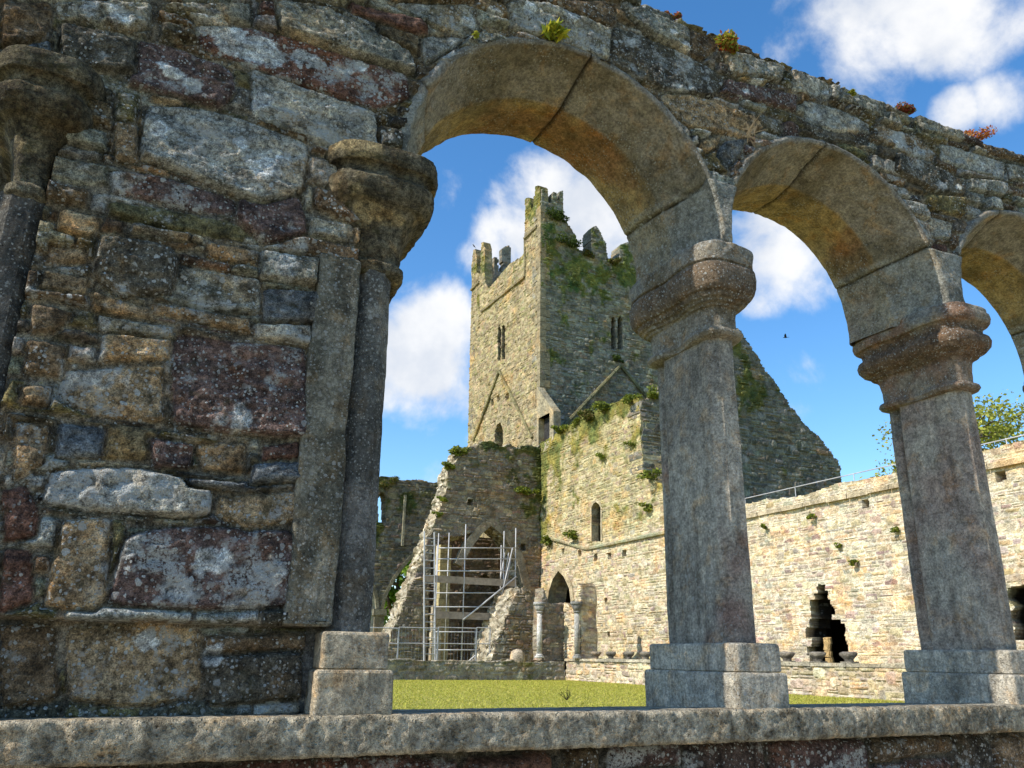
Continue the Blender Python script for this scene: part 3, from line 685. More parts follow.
def slab(name, mat, x0, x1, y0, y1, z0, z1, res, amp, seed, colf, parent, f1=9, rnd=.02):
    """long block with a rough, dented surface (open ends closed by caps)"""
    per = []
    def seg(a, b):
        n = max(2, int(math.hypot(b[0]-a[0], b[1]-a[1])/res))
        for k in range(n): per.append((a[0]+(b[0]-a[0])*k/n, a[1]+(b[1]-a[1])*k/n))
    r = rnd
    seg((y0+.01, z0), (y0, z0+.01)); seg((y0, z0+.01), (y0, z1-r)); seg((y0, z1-r), (y0+r*.35, z1-r*.3)); seg((y0+r*.35, z1-r*.3), (y0+r, z1)); seg((y0+r, z1), (y0+.1, z1)); seg((y0+.1, z1), (y1, z1-.026)); seg((y1, z1-.026), (y1, z0)); seg((y1, z0), (y0+.01, z0))
    per = np.array(per); n = len(per); xs = np.arange(x0, x1+res, res)
    X = np.repeat(xs, n); Pp = np.tile(per, (len(xs), 1)); P = np.stack([X, Pp[:, 0], Pp[:, 1]], 1)
    a = fbm3(P, f1, seed, 4, .6)*.5; b = fbm3(P, 42, seed+4, 3, .6)*1.6
    fr = sstep(y0+.10, y0, P[:, 1])
    dv = (a*1.0+b*.7-np.clip(np.abs(fbm3(P, 16, seed+8, 3))*1.2, 0, 1)*.9)*amp
    P[:, 1] -= dv*fr; P[:, 2] += dv*(.55*fr+.2)*np.where(P[:, 2] > (z0+z1)/2, 1, -.4)
    C = colf(P); idx = np.arange(len(xs)*n).reshape(len(xs), n); nx = np.roll(idx, -1, 1)
    F = np.stack([idx[:-1], idx[1:], nx[1:], nx[:-1]], -1).reshape(-1, 4).tolist()
    F += [idx[0].tolist(), idx[-1].tolist()[::-1]]
    return mesh_obj(name, P, F, mat, parent, C, True)
slab('sill', M_SILL, -2.0, 5.6, 2.350, 3.02, -.262, ZB, .0085, .0068, 41, mk_col((.46, .40, .29), (.34, .29, .20), 43, .6, (.21, .18, .125), 16), arc, 22, .012)
def under_sill():
    res = .012; rng = np.random.default_rng(17)
    U = np.arange(-2.0, 5.6, res); V = np.arange(GZ-.02, -.255, res)
    st = courses(-2.0, 5.6, GZ-.05, -.262, .15, .30, rng, .016, .3, .5, .12)
    UU, VV, sd, ids = raster(U, V, st, .016, .006, .1); n = len(st)
    pal = [(*DK, 2), (*BR, 3), (*RD, 1.5), (*OC, 1.5), (*GR, 1), (*PU, 1.5)]
    C = stone_colours(n+1, pal, rng, .2, (.3, 1.1)); Cg = C[ids]; Cg[ids < 0] = (.10, .09, .07, .2)
    prof = np.clip(sd/.03, 0, 1); pr = rng.uniform(.0, .03, n+1)
    H = np.where(ids < 0, -.02, -.02+(pr[ids]+.02)*np.sqrt(np.clip(1-(1-prof)**2, 0, 1)))+fbm2(UU*11, VV*14, 3, 4)*.011
    panel('plinth_wall', M_NEAR, 'y', 2.455, -1, U, V, UU, VV, H, np.ones(UU.shape, bool), Cg, .52, arc, True, 2)
under_sill()

# ------------------------------------------------------------------ leaves and plants
def leaf_cloud(centers, radii, n, size, cols, rng, squash=.8, droop=0., elong=1.6):
    """many small bent leaf blades spread through clumps"""
    k = rng.integers(len(centers), size=n); c = np.array(centers)[k]; r = np.array(radii)[k]
    d = rng.normal(size=(n, 3)); d /= np.linalg.norm(d, axis=1)[:, None]
    P = c+d*(r*rng.uniform(.15, 1, n)**.55)[:, None]*np.array([1, 1, squash])
    a = rng.normal(size=(n, 3)); a[:, 2] = a[:, 2]*.6-droop; a /= np.linalg.norm(a, axis=1)[:, None]
    b = np.cross(a, rng.normal(size=(n, 3))); b /= np.linalg.norm(b, axis=1)[:, None]
    s = size*rng.uniform(.6, 1.4, n)[:, None]; L = a*s*elong*.5; W = b*s*.42
    V = np.stack([P-L, P+W, P+L, P-W], 1).reshape(-1, 3)
    F = np.arange(4*n).reshape(n, 4)
    cl = np.array(cols)[rng.integers(len(cols), size=n)]*rng.uniform(.7, 1.3, (n, 1))
    C = np.concatenate([np.repeat(cl, 4, 0), np.zeros((4*n, 1))], 1)
    return V, F, C
GREEN = [(.12, .16, .025), (.09, .125, .022), (.17, .20, .035)]
YG = [(.26, .28, .03), (.20, .24, .03), (.30, .30, .04)]
def tuft(name, label, cat, p, r, n, size, cols, seed, group=None, squash=.7, droop=0., elong=1.6, k=5):
    rng = np.random.default_rng(seed); p = np.array(p)
    cs = [p+rng.uniform(-1, 1, 3)*r*np.array([.7, .5, .35]) for _ in range(k)]
    V, F, C = leaf_cloud(cs, [r*.5*rng.uniform(.6, 1.2) for _ in cs], n, size, cols, rng, squash, droop, elong)
    root = thing(name, label, cat, tuple(p), group)
    mesh_obj('foliage', V, F, M_LEAF, root, C, False)
    mb = MB()
    for c in cs: mb.tube(tuple(p-np.array([0, 0, r*.4])), tuple(c), size*.14, size*.06, 5, (.12, .1, .05, 0))
    mb.build('stems', M_LEAF, root)
    return root
RED = [(.36, .07, .04), (.38, .13, .05), (.28, .06, .04), (.20, .18, .04), (.14, .12, .04)]
def onwall(px, py, dy=0): return tuple(survey(px, py, 1, YW+dy))
g = 'stonecrops growing on the arcade top'
tuft('stonecrop', 'small red stonecrop on the arcade top above the widest arch', 'plant', onwall(673, 15, .04), .045, 420, .010, RED, 1, g)
tuft('stonecrop', 'largest yellow-green stonecrop hanging over the arcade edge', 'plant', onwall(731, 44, -.02), .07, 900, .012, YG+[(.4, .25, .05), (.45, .1, .04)], 2, g, 1.0)
tuft('stonecrop', 'long red stonecrop mat on the arcade top past the middle arch crown', 'plant', onwall(905, 113, .06), .07, 800, .010, RED, 3, g, .35)
tuft('stonecrop', 'orange stonecrop mat at the far end of the arcade top', 'plant', onwall(975, 138, .06), .11, 900, .010, [(.5, .25, .04), (.45, .18, .04), (.4, .1, .04)], 4, g, .3)
tuft('stonecrop', 'tiny yellow stonecrop in a joint between two grey top stones', 'plant', onwall(852, 92, -.02), .024, 200, .008, YG, 5, g)
tuft('fern', 'bright yellow-green fern tuft sitting above the widest arch crown', 'fern', onwall(557, 34, -.03), .046, 200, .022, [(.38, .36, .03), (.30, .33, .03), (.22, .28, .03)], 6, None, .8, -.4, 2.6)
tuft('fern', 'tiny green sprout beside the ochre stone at the widest arch', 'fern', onwall(477, 35, -.03), .018, 30, .014, YG, 7)
def twigs():
    root = thing('dry_twigs', 'bundle of dry twigs lodged between the two nearest arches', 'twigs', onwall(752, 140, -.03)); mb = MB(); rng = random.Random(4)
    p = Vector(onwall(752, 138, -.035))
    for k in range(16):
        a = p+Vector((rng.uniform(-.07, .03), rng.uniform(-.02, .02), rng.uniform(-.025, .03))); d = Vector((rng.uniform(-.2, 1), rng.uniform(-.4, .1), rng.uniform(-.3, .8))).normalized()*rng.uniform(.04, .11)
        mb.tube(a, a+d, .0022, .001, 5, (.3, .24, .15, 0))
    mb.build('twig', M_LEAF, root)
twigs()
def weed():
    p = survey(567, 703, 1, 3.05); p[2] = -.16
    root = thing('dry_weed', 'thin dry weed stalk growing at the far edge of the sill', 'weed', tuple(p)); mb = MB(); rng = random.Random(5)
    for k in range(7):
        a = Vector(p); d = Vector((rng.uniform(-.035, .03), rng.uniform(-.02, .02), rng.uniform(.015, .05)))
        mb.tube(a, a+d, .0016, .0008, 5, (.25, .17, .07, 0))
        for q in range(3):
            b = a+d*rng.uniform(.5, 1); mb.tube(b, b+Vector((rng.uniform(-.018, .018), 0, rng.uniform(0, .018))), .001, .0006, 4, (.3, .25, .06, 0))
    mb.build('stalk', M_LEAF, root)
weed()

# ------------------------------------------------------------------ ground
def ground():
    m, nt, b = new_mat('lawn_grass'); geo = N(nt, 'ShaderNodeNewGeometry'); P = geo.outputs['Position']
    c = mix(nt, noise(nt, P, .35, 5, .6), (.30, .31, .04), (.40, .36, .07))
    c = mix(nt, mrange(nt, noise(nt, P, 6, 5, .7), .35, .7), c, (.44, .40, .09))
    c = mix(nt, mrange(nt, noise(nt, P, 40, 3, .7), .35, .7, 0, .5), c, (.07, .09, .015))
    nt.links.new(c, b.inputs['Base Color']); b.inputs['Roughness'].default_value = .9
    bp = N(nt, 'ShaderNodeBump'); bp.inputs['Distance'].default_value = .05
    nt.links.new(noise(nt, P, 25, 5, .7), bp.inputs['Height']); nt.links.new(bp.outputs[0], b.inputs['Normal'])
    o = mesh_obj('lawn', [(-2000, -2000, GZ), (2000, -2000, GZ), (2000, 2000, GZ), (-2000, 2000, GZ)], [[0, 1, 2, 3]], m, None, None, False); o['kind'] = 'structure'
    rng = np.random.default_rng(9); n = 60000
    x = rng.uniform(3, 17, n); y = rng.uniform(9, 30, n); h = rng.uniform(.015, .045, n); a = rng.uniform(0, 6.28, n); w = .012
    l = rng.normal(0, .03, (n, 2)); B = np.stack([x, y, np.full(n, GZ)], 1); D = np.stack([np.cos(a)*w, np.sin(a)*w, 0*a], 1)
    V = np.stack([B-D, B+D, B+np.concatenate([l, h[:, None]], 1)], 1).reshape(-1, 3)
    cl = np.array([(.36, .38, .05), (.44, .42, .07), (.50, .45, .10)])[rng.integers(3, size=n)]
    g = mesh_obj('grass', V, np.arange(3*n).reshape(n, 3), M_LEAF, None, np.concatenate([np.repeat(cl, 3, 0), np.zeros((3*n, 1))], 1), False)
    setp(g, kind='stuff', label='short sunlit yellow-green grass of the cloister lawn', category='grass')
ground()
def bounce_walk():  # unseen gravel sheet, added to bounce warm light onto the arcade face
    m, nt, b = new_mat('bounce_gravel'); geo = N(nt, 'ShaderNodeNewGeometry'); P = geo.outputs['Position']
    vo = N(nt, 'ShaderNodeTexVoronoi'); vo.inputs['Scale'].default_value = 70; nt.links.new(P, vo.inputs['Vector'])
    c = mix(nt, noise(nt, P, 2, 5, .6), (.40, .33, .23), (.52, .45, .34)); c = mix(nt, .35, c, vo.outputs['Color'], 'SOFT_LIGHT')
    nt.links.new(c, b.inputs['Base Color']); b.inputs['Roughness'].default_value = .95
    bp = N(nt, 'ShaderNodeBump'); bp.inputs['Distance'].default_value = .01; nt.links.new(vo.outputs['Distance'], bp.inputs['Height']); nt.links.new(bp.outputs[0], b.inputs['Normal'])
    o = mesh_obj('bounce_path', [(-14, -3.2, GZ+.004), (20, -3.2, GZ+.004), (20, 2.44, GZ+.004), (-14, 2.44, GZ+.004)], [[0, 1, 2, 3]], m, None, None, False); o['kind'] = 'structure'
bounce_walk()

# ------------------------------------------------------------------ 2. west-facing range wall on the right (sunlit)
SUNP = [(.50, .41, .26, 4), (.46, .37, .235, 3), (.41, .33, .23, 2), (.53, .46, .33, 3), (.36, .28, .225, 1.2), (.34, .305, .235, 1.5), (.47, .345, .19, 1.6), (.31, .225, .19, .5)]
MORT = (.54, .48, .36)
XE = 20.0
rw = thing('range_wall', 'long sunlit tan rubble wall with a jagged black hole, on the far side of the lawn', 'wall', (XE, 18, GZ))
def px6(*p): return [(750+a/3.34, 480+b/3.34) for a, b in p]
def stepped(nodes):
    W = PX(XE, *nodes); o = []
    jr = random.Random(31); W = [(u+jr.uniform(-.05, .05), v+jr.uniform(-.03, .03)) for u, v in W]
    for (u0, v0), (u1, v1) in zip(W, W[1:]): m = jr.uniform(-.06, .06); o += [(u0, v0), (u0+m, v1)]
    return o+[W[-1]]
HOLE = stepped([(810, 663), (807, 655), (811, 646), (806, 637), (809, 628), (812, 618), (811, 609), (816, 601), (818, 593), (821, 586), (825, 584), (828, 591), (830, 599), (834, 607), (833, 614), (840, 619), (846, 625), (843, 634), (848, 643), (845, 652), (847, 663)])
HOLE = [(HOLE[0][0], GZ+.02)]+HOLE[1:-1]+[(HOLE[-1][0], GZ+.02)]
HOLE2 = PX(XE, (1010, 588), (1030, 584), (1034, 600), (1040, 612), (1034, 640), (1012, 640), (1016, 628), (1008, 618), (1016, 606), (1006, 598))
sock = lambda *pts, s=.12: [[(y-s, z-s), (y+s, z-s), (y+s, z+s), (y-s, z+s)] for y, z in PX(XE, *pts)]
DOORW = PX(XE, (547, 640), (548, 603), (550, 590), (554, 579), (559, 571), (565, 577), (570, 588), (572, 602), (572, 640))
DOORW = [(u, GZ+.02 if v < 1.0 else v) for u, v in DOORW]
LANC = PX(XE, (592, 541), (592, 508), (594, 503.5), (596.5, 502), (599, 504), (601, 508), (601, 541))
WTOP = [(6.5, 5.35), (9, 5.3), (12, 5.33), (15, 5.22), (18, 5.3), (20, 5.2), (22.3, 5.28), (24.5, 5.5), (26.7, 6.0)]
r_low = far_wall('wall_face', M_FAR, 'x', XE, [(6.5, GZ)]+WTOP+[(26.7, GZ)], .03, .105, .30, SUNP, MORT, rw, 21, .9, [HOLE, HOLE2]+sock((865, 504), (1001, 476)), (), lambda U, V: .17+.14*sstep(3.5, 5, V), relief=.022, var=.15, reveal_shade=lambda u, v: v < 3.2)  # shade painted into the lower hole reveals
mb = MB()
def string_x(mb, y0, y1, z, x, d=.09, h=.14, seed=1, c=(.40, .33, .22, .1)):
    rng = random.Random(seed); y = y0
    while y < y1:
        l = min(rng.uniform(.5, 1.1), y1-y)
        mb.box(x-d-rng.uniform(0, .03), x+.1, y+.01, y+l-.01, z-h/2+rng.uniform(-.015, .015), z+h/2+rng.uniform(-.02, .02), shade(c[:3], rng.uniform(.8, 1.15))+(.1,)); y += l
string_x(mb, 6.5, 26.7, 4.83, XE); mb.build('string_course', M_FAR, rw)
mb = MB()
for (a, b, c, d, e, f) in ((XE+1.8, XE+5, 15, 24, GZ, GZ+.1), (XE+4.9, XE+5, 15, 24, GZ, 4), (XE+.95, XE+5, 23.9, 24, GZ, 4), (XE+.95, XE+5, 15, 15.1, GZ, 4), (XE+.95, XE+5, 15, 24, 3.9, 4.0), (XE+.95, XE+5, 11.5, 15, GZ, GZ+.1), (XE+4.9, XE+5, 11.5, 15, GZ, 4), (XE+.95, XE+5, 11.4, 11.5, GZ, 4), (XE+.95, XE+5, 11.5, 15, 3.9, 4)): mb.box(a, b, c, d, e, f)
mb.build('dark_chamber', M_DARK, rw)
def rough_post(name, x, y, z0, z1, r, mat, parent, c, seed, taper=1., n=10):
    mb = MB(); rng = random.Random(seed); k = 8
    for i in range(k):
        a = z0+(z1-z0)*i/k; b = z0+(z1-z0)*(i+1)/k-.01; q = r*rng.uniform(.85, 1.12)
        mb.tube((x+rng.uniform(-.03, .03), y+rng.uniform(-.03, .03), a), (x, y, b), q, q*.95, n, shade(c, rng.uniform(.8, 1.2))+(.1,))
    return mb.build(name, mat, parent)
py_, pz_ = PX(XE+.35, (828.5, 650))[0]
rough_post('broken_pillar', XE+.35, py_, GZ, .72, .13, M_FAR, rw, (.40, .27, .12), 3)
# safety rail along its top
ra = thing('safety_rail', 'thin grey metal rail running along the top of the sunlit range wall', 'railing', (XE+.4, 16, 5.2)); mb = MB()
za = survey(747, 498, 0, XE+.4)[2]; zb = survey(1024, 435, 0, XE+.4)[2]
mb.tube((XE+.4, 7, zb+.02), (XE+.4, 12.5, zb), .016); mb.tube((XE+.4, 12.5, zb), (XE+.4, 23.2, za), .016); mb.build('rail', M_STEEL, ra)
for y in (8, 10.5, 13, 15.5, 18, 20.5, 23): 
    mb = MB(); mb.tube((XE+.4, y, 5.0), (XE+.4, y, (za+zb)/2), .016); mb.build('post', M_STEEL, ra)

# ------------------------------------------------------------------ 3. transept: west wall, south gable
tr = thing('ruined_transept', 'tall roofless transept with mossy sunlit wall head and shaded gable', 'ruin', (XE+5, 34, GZ))
TP = PX(XE, (541, 444), (549, 438), (565, 428), (580, 416), (600, 408), (622, 400), (640, 397))
YT = 28.82
TW = [(38.6, GZ)]+[(38.6, TP[0][1])]+TP[1:]+[(YT, TP[-1][1]), (YT, 7.45), (28.2, 7.3), (27.3, 6.9), (26.7, 6.1), (26.7, GZ)]
far_wall('west_wall', M_FAR, 'x', XE+.004, TW, .036, .13, .34, SUNP+[(.35, .30, .17, 3)], (.46, .41, .28), tr, 33, 1.0, [DOORW, LANC]+sock((580, 553), (596, 557), (609, 556), (624, 553), (563, 551), s=.13)+sock((606, 600), (609, 634), s=.09), (),
    lambda U, V: .22+.22*sstep(4.8, 5.8, V)+.26*sstep(8.6, 11.3, V)+.26*sstep(35.5, 38.3, U)*sstep(3, 6, V), relief=.03, var=.18, mcol=(.17, .165, .045), reveal_shade=lambda u, v: (v > 4.9) & (v < 7.1) & (u > 31.8) & (u < 34),  # lancet reveals darkened in colour to look unlit
    tint=lambda U, V: 1-sstep(4.7, 5.6, V)[..., None]*np.array([.20, .20, .34])*(.5+.8*vn2(U*.5, V*.5, 3)[..., None]))
# weather string with a shallow V
mb = MB(); pts = PX(XE, (545, 537), (562, 541), (582, 547.5), (590, 548.5), (606, 545), (640, 538), (672, 531))
for (y0, z0), (y1, z1) in zip(pts, pts[1:]):
    n = max(1, int(abs(y1-y0)/.7))
    for i in range(n):
        a = (XE-.06, y0+(y1-y0)*i/n, z0+(z1-z0)*i/n); b = (XE-.06, y0+(y1-y0)*(i+.97)/n, z0+(z1-z0)*(i+.97)/n); mb.tube(a, b, .09, .08, 6, (.36*random.uniform(.8, 1.1), .30, .19, .1))
mb.build('string_course', M_FAR, tr)
def arch_ring(name, plane, val, pts, w, d, mat, parent, c, seed):
    """dressed stones round an opening; pts run over the arch"""
    mb = MB(); rng = random.Random(seed); P = [Vector(p) for p in pts]; cen = sum(P, Vector((0, 0)))/len(P)
    Q = []
    for a, b in zip(P, P[1:]):
        n = max(1, int((b-a).length/.3))
        for i in range(n): Q.append(a+(b-a)*i/n)
    Q.append(P[-1])
    def nrm(i):
        a = Q[max(i-1, 0)]; b = Q[min(i+1, len(Q)-1)]; t = (b-a).normalized(); m = Vector((t.y, -t.x))
        return m if m.dot(Q[i]-cen) > 0 else -m
    for i in range(len(Q)-1):
        a0, b0 = Q[i], Q[i+1]; a1 = a0+nrm(i)*w; b1 = b0+nrm(i+1)*w; q = d*rng.uniform(.8, 1.2)
        f = (lambda p, o: (p.x, val-o, p.y)) if plane == 'y' else (lambda p, o: (val-o, p.x, p.y))
        V = [f(p, q) for p in (a0, b0, b1, a1)]+[f(p, -.35) for p in (a0, b0, b1, a1)]
        mb.add(V, [[0, 1, 2, 3], [7, 6, 5, 4], [0, 4, 5, 1], [1, 5, 6, 2], [2, 6, 7, 3], [3, 7, 4, 0]], shade(c, rng.uniform(.82, 1.15))+(.1,))
    return mb.build(name, mat, parent)
arch_ring('doorway_arch', 'x', XE, DOORW[1:-1], .26, .06, M_FAR, tr, (.42, .35, .22), 4)
arch_ring('window_frame', 'x', XE, [(u, v) for u, v in LANC], .13, .03, M_FAR, tr, (.40, .34, .22), 5)
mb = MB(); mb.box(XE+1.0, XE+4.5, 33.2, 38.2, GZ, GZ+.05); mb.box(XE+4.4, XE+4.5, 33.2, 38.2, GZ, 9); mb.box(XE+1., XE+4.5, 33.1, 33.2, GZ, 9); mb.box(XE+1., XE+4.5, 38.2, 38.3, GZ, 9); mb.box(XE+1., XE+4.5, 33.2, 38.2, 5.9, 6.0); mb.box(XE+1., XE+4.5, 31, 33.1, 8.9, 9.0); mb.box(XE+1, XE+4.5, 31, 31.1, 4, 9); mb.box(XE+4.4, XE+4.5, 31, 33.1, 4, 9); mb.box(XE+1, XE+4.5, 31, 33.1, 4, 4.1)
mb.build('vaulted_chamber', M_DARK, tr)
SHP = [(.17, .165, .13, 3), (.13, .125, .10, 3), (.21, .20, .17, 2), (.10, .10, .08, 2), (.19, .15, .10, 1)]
GP = PY(YT, (733, 325), (741, 331), (762, 362), (790, 404), (803, 421), (820, 438), (836, 458), (841, 472))
GO = [(XE+.003, 7.3), (XE+.003, 10.85), (21.2, 11.5), (22.4, 13.2), (23.6, 14.9), (24.6, 16.1), (25.0, 16.0)]+GP+[(GP[-1][0], GZ), (XE+1.0, GZ), (XE+1.0, 7.3)]
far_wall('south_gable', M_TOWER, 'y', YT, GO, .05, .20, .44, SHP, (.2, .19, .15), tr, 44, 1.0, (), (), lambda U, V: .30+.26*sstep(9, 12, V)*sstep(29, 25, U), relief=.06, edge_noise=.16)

# ------------------------------------------------------------------ 4. crossing tower
XT, YS, YN, XR = 20.22, 38.85, 49.0, 30.6
tw = thing('bell_tower', 'square stone tower with broken stepped battlements, sunlit on one side and mossy on the other', 'tower', (25.4, 44, GZ))
TLP = [(.31, .25, .135, 4), (.275, .22, .125, 3), (.345, .28, .165, 3), (.22, .185, .115, 2), (.25, .225, .10, 2)]
def cw(*p): return PX(XT, *[(455+a/5.49, 180+b/5.49) for a, b in p])
def cs(*p): return PY(YS, *[(530+a/2.95, 180+b/2.95) for a, b in p])
WO = [(YN+.25, 4), *cw((90, 600), (90, 480), (100, 380), (112, 378), (122, 430), (122, 505), (140, 515), (143, 345), (156, 338), (164, 370), (168, 560), (185, 590), (300, 460), (330, 440), (355, 425), (383, 395), (383, 110), (400, 96), (416, 98), (420, 150), (430, 152), (432, 86), (440, 84), (442, 36), (460, 28)), (YS+.08, 27.5), (YS+.08, 4)]
SO = [(XT+.003, 4), (XT+.003, 27.4), *cs((40, 28), (45, 62), (62, 64), (66, 34), (80, 36), (84, 60), (86, 32), (98, 30), (100, 112), (120, 140), (137, 165), (139, 202), (180, 216), (181, 140), (196, 132), (212, 160), (227, 190), (229, 230), (264, 232), (266, 190), (290, 180), (314, 205), (316, 250), (345, 258)), (XR-2.2, 22.9), (XR-2.2, 24.3), (XR-1.6, 25.6), (XR-1.2, 26.6), (XR, 26.8), (XR, 4)]
SLW = [PX(XT, (498, 360), (498, 330), (499.6, 325), (500.9, 330), (500.9, 360)), PX(XT, (502, 359), (502, 329), (503.5, 324), (505, 329), (505, 359))]
DRW = PX(XT, (494.5, 446), (495, 432), (497, 425), (500, 423), (502.5, 429), (503, 446))
SLS = [PY(YS, (611.5, 349), (611.5, 320), (613.5, 316), (615.5, 320), (615.5, 349)), PY(YS, (618, 349), (618, 320), (620, 316), (622.5, 320), (622.5, 349))]
dot = lambda f, a, *pts, s=.2, d=.5: [([(u-s, v-s), (u+s, v-s), (u+s, v+s), (u-s, v+s)], d) for u, v in f(a, *pts)]
far_wall('west_face', M_TOWER, 'x', XT, WO, .05, .16, .38, TLP, (.32, .27, .165), tw, 51, .55, SLW+[DRW], dot(PX, XT, (498, 398), (492, 402), (507, 396)), lambda U, V: .10+.34*sstep(19, 24, V)+.35*sstep(24.5, 26, V)*sstep(42, 39.5, U), relief=.04, edge_noise=.04, reveal_shade=lambda u, v: (v > 17) & (v < 22.5) & (u < 47) & (u > 41), mcol=(.13, .13, .035))  # slit reveals painted dark as if in shade
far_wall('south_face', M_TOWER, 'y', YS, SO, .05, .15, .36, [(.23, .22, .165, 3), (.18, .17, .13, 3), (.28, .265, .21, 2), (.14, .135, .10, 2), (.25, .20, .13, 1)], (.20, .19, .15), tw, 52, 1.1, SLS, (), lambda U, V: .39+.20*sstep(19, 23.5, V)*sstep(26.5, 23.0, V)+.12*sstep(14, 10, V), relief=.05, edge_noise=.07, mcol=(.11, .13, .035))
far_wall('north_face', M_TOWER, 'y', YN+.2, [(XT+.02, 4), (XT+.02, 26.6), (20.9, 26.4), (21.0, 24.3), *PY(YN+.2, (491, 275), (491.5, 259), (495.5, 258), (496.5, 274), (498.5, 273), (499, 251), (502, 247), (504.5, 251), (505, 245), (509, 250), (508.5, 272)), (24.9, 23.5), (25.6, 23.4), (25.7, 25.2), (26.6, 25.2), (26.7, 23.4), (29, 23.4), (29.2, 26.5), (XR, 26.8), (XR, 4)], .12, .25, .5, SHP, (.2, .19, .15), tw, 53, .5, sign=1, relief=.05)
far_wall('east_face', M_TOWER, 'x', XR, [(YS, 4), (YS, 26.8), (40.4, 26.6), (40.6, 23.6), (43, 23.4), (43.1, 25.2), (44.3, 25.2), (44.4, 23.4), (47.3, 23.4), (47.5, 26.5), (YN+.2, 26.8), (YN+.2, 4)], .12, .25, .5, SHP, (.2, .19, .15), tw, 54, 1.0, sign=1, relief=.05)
mb = MB(); mb.box(XT+1, XR-1, YS+1, YN-.9, 21.6, 22.0); mb.build('roof_walk', M_TOWER, tw)
# inner faces of the two corner turrets that show above the parapet
z1 = cw((455, 240))[0][1]
for nm, y0, y1, zt, sd in (('turret', YS+1.1, YS+2.3, 25.6, 55),):
    far_wall(nm, M_TOWER, 'y', y0, [(XT+.9, 21.6), (XT+.9, zt), (XT+1.5, zt+.5), (XT+1.6, zt-.6), (XT+2.0, zt-.4), (XT+2.2, 21.6)], .09, .22, .5, SHP, (.2, .19, .15), tw, sd, y1-y0, relief=.05)
# string courses and roof scars
def band(name, pts3, w, d, c, parent, mat, seed):
    mb = MB(); rng = random.Random(seed)
    for a, b in zip(pts3, pts3[1:]):
        a, b = Vector(a), Vector(b); n = max(1, int((b-a).length/.6))
        for i in range(n):
            mb.tube(a+(b-a)*(i/n), a+(b-a)*((i+.98)/n), w*rng.uniform(.85, 1.15), w*rng.uniform(.8, 1.1), 6, shade(c, rng.uniform(.75, 1.2))+(.2,))
    return mb.build(name, mat, parent)
w3 = lambda pts, x=XT: [(x, u, v) for u, v in pts]
s3 = lambda pts, y=YS: [(u, y, v) for u, v in pts]
band('string_course', w3(cw((92, 605), (138, 560)), XT-.05), .11, 0, (.24, .20, .12), tw, M_TOWER, 1)
band('string_course', w3(cw((150, 722), (385, 532)), XT-.05), .11, 0, (.24, .20, .12), tw, M_TOWER, 2)
band('string_course', w3(cw((385, 322), (456, 255)), XT-.05), .11, 0, (.24, .20, .12), tw, M_TOWER, 3)
band('string_course', w3(cw((385, 320), (385, 532)), XT-.02), .09, 0, (.22, .19, .11), tw, M_TOWER, 4)
band('roof_scar', w3(PX(XT, (474, 441), (500, 371), (533, 438)), XT-.06), .10, 0, (.20, .18, .09), tw, M_TOWER, 5)
band('roof_scar', s3(PY(YS, (552, 438), (620, 366), (650, 402)), YS-.08), .11, 0, (.14, .14, .08), tw, M_TOWER, 6)
# quoins on the corner
mb = MB(); rng = random.Random(8); z = 11.5
while z < 25.8:
    h = rng.uniform(.3, .5); l = rng.choice((.35, .6)); mb.box(XT-.045, XT+.95-l, YS-.045, YS+l, z, z+h-.02, shade((.25, .21, .13), rng.uniform(.85, 1.1))+(.2,)); z += h
mb.build('corner_quoins', M_TOWER, tw)
# stair doorway block on the wall head at the tower foot
db = PX(XE-.03, (534.5, 446), (553.5, 446), (552.5, 412), (543, 393), (537, 386))
(y0, _), (y1, zb_) = db[0], db[1]; zt = PX(XE-.03, (552.5, 411))[0][1]; zpk = PX(XE-.03, (538, 386))[0][1]
yA = YS-.05; o0, o1 = PX(XE-.03, (549.5, 440), (538.5, 416)); 
V = []; F = []
ys = [y1, o0[0], o1[0], yA]; zb0 = 10.4
mb = MB(); cst = (.30, .26, .17, .2)
mb.box(XE-.03, XE+.42, y1, o0[0], zb0, zt, cst); mb.box(XE-.03, XE+.42, o1[0], max(yA, o1[0]+.05), zb0, zt, cst)
mb.box(XE-.025, XE+.40, o0[0], o1[0], zb0, o0[1], cst); mb.box(XE-.025, XE+.40, o0[0], o1[0], o1[1], zt, cst)
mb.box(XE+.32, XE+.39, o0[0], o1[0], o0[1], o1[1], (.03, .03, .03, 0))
ym = max(yA, o1[0]+.05)
mb.add([(XE-.03, y1, zt), (XE-.03, ym, zt), (XE-.03, ym, zpk), (XE+.42, y1, zt), (XE+.42, ym, zt), (XE+.42, ym, zpk)], [[0, 2, 1], [3, 4, 5], [0, 3, 5, 2], [1, 2, 5, 4], [0, 1, 4, 3]], cst)
mb.build('stair_doorway', M_TOWER, tw)

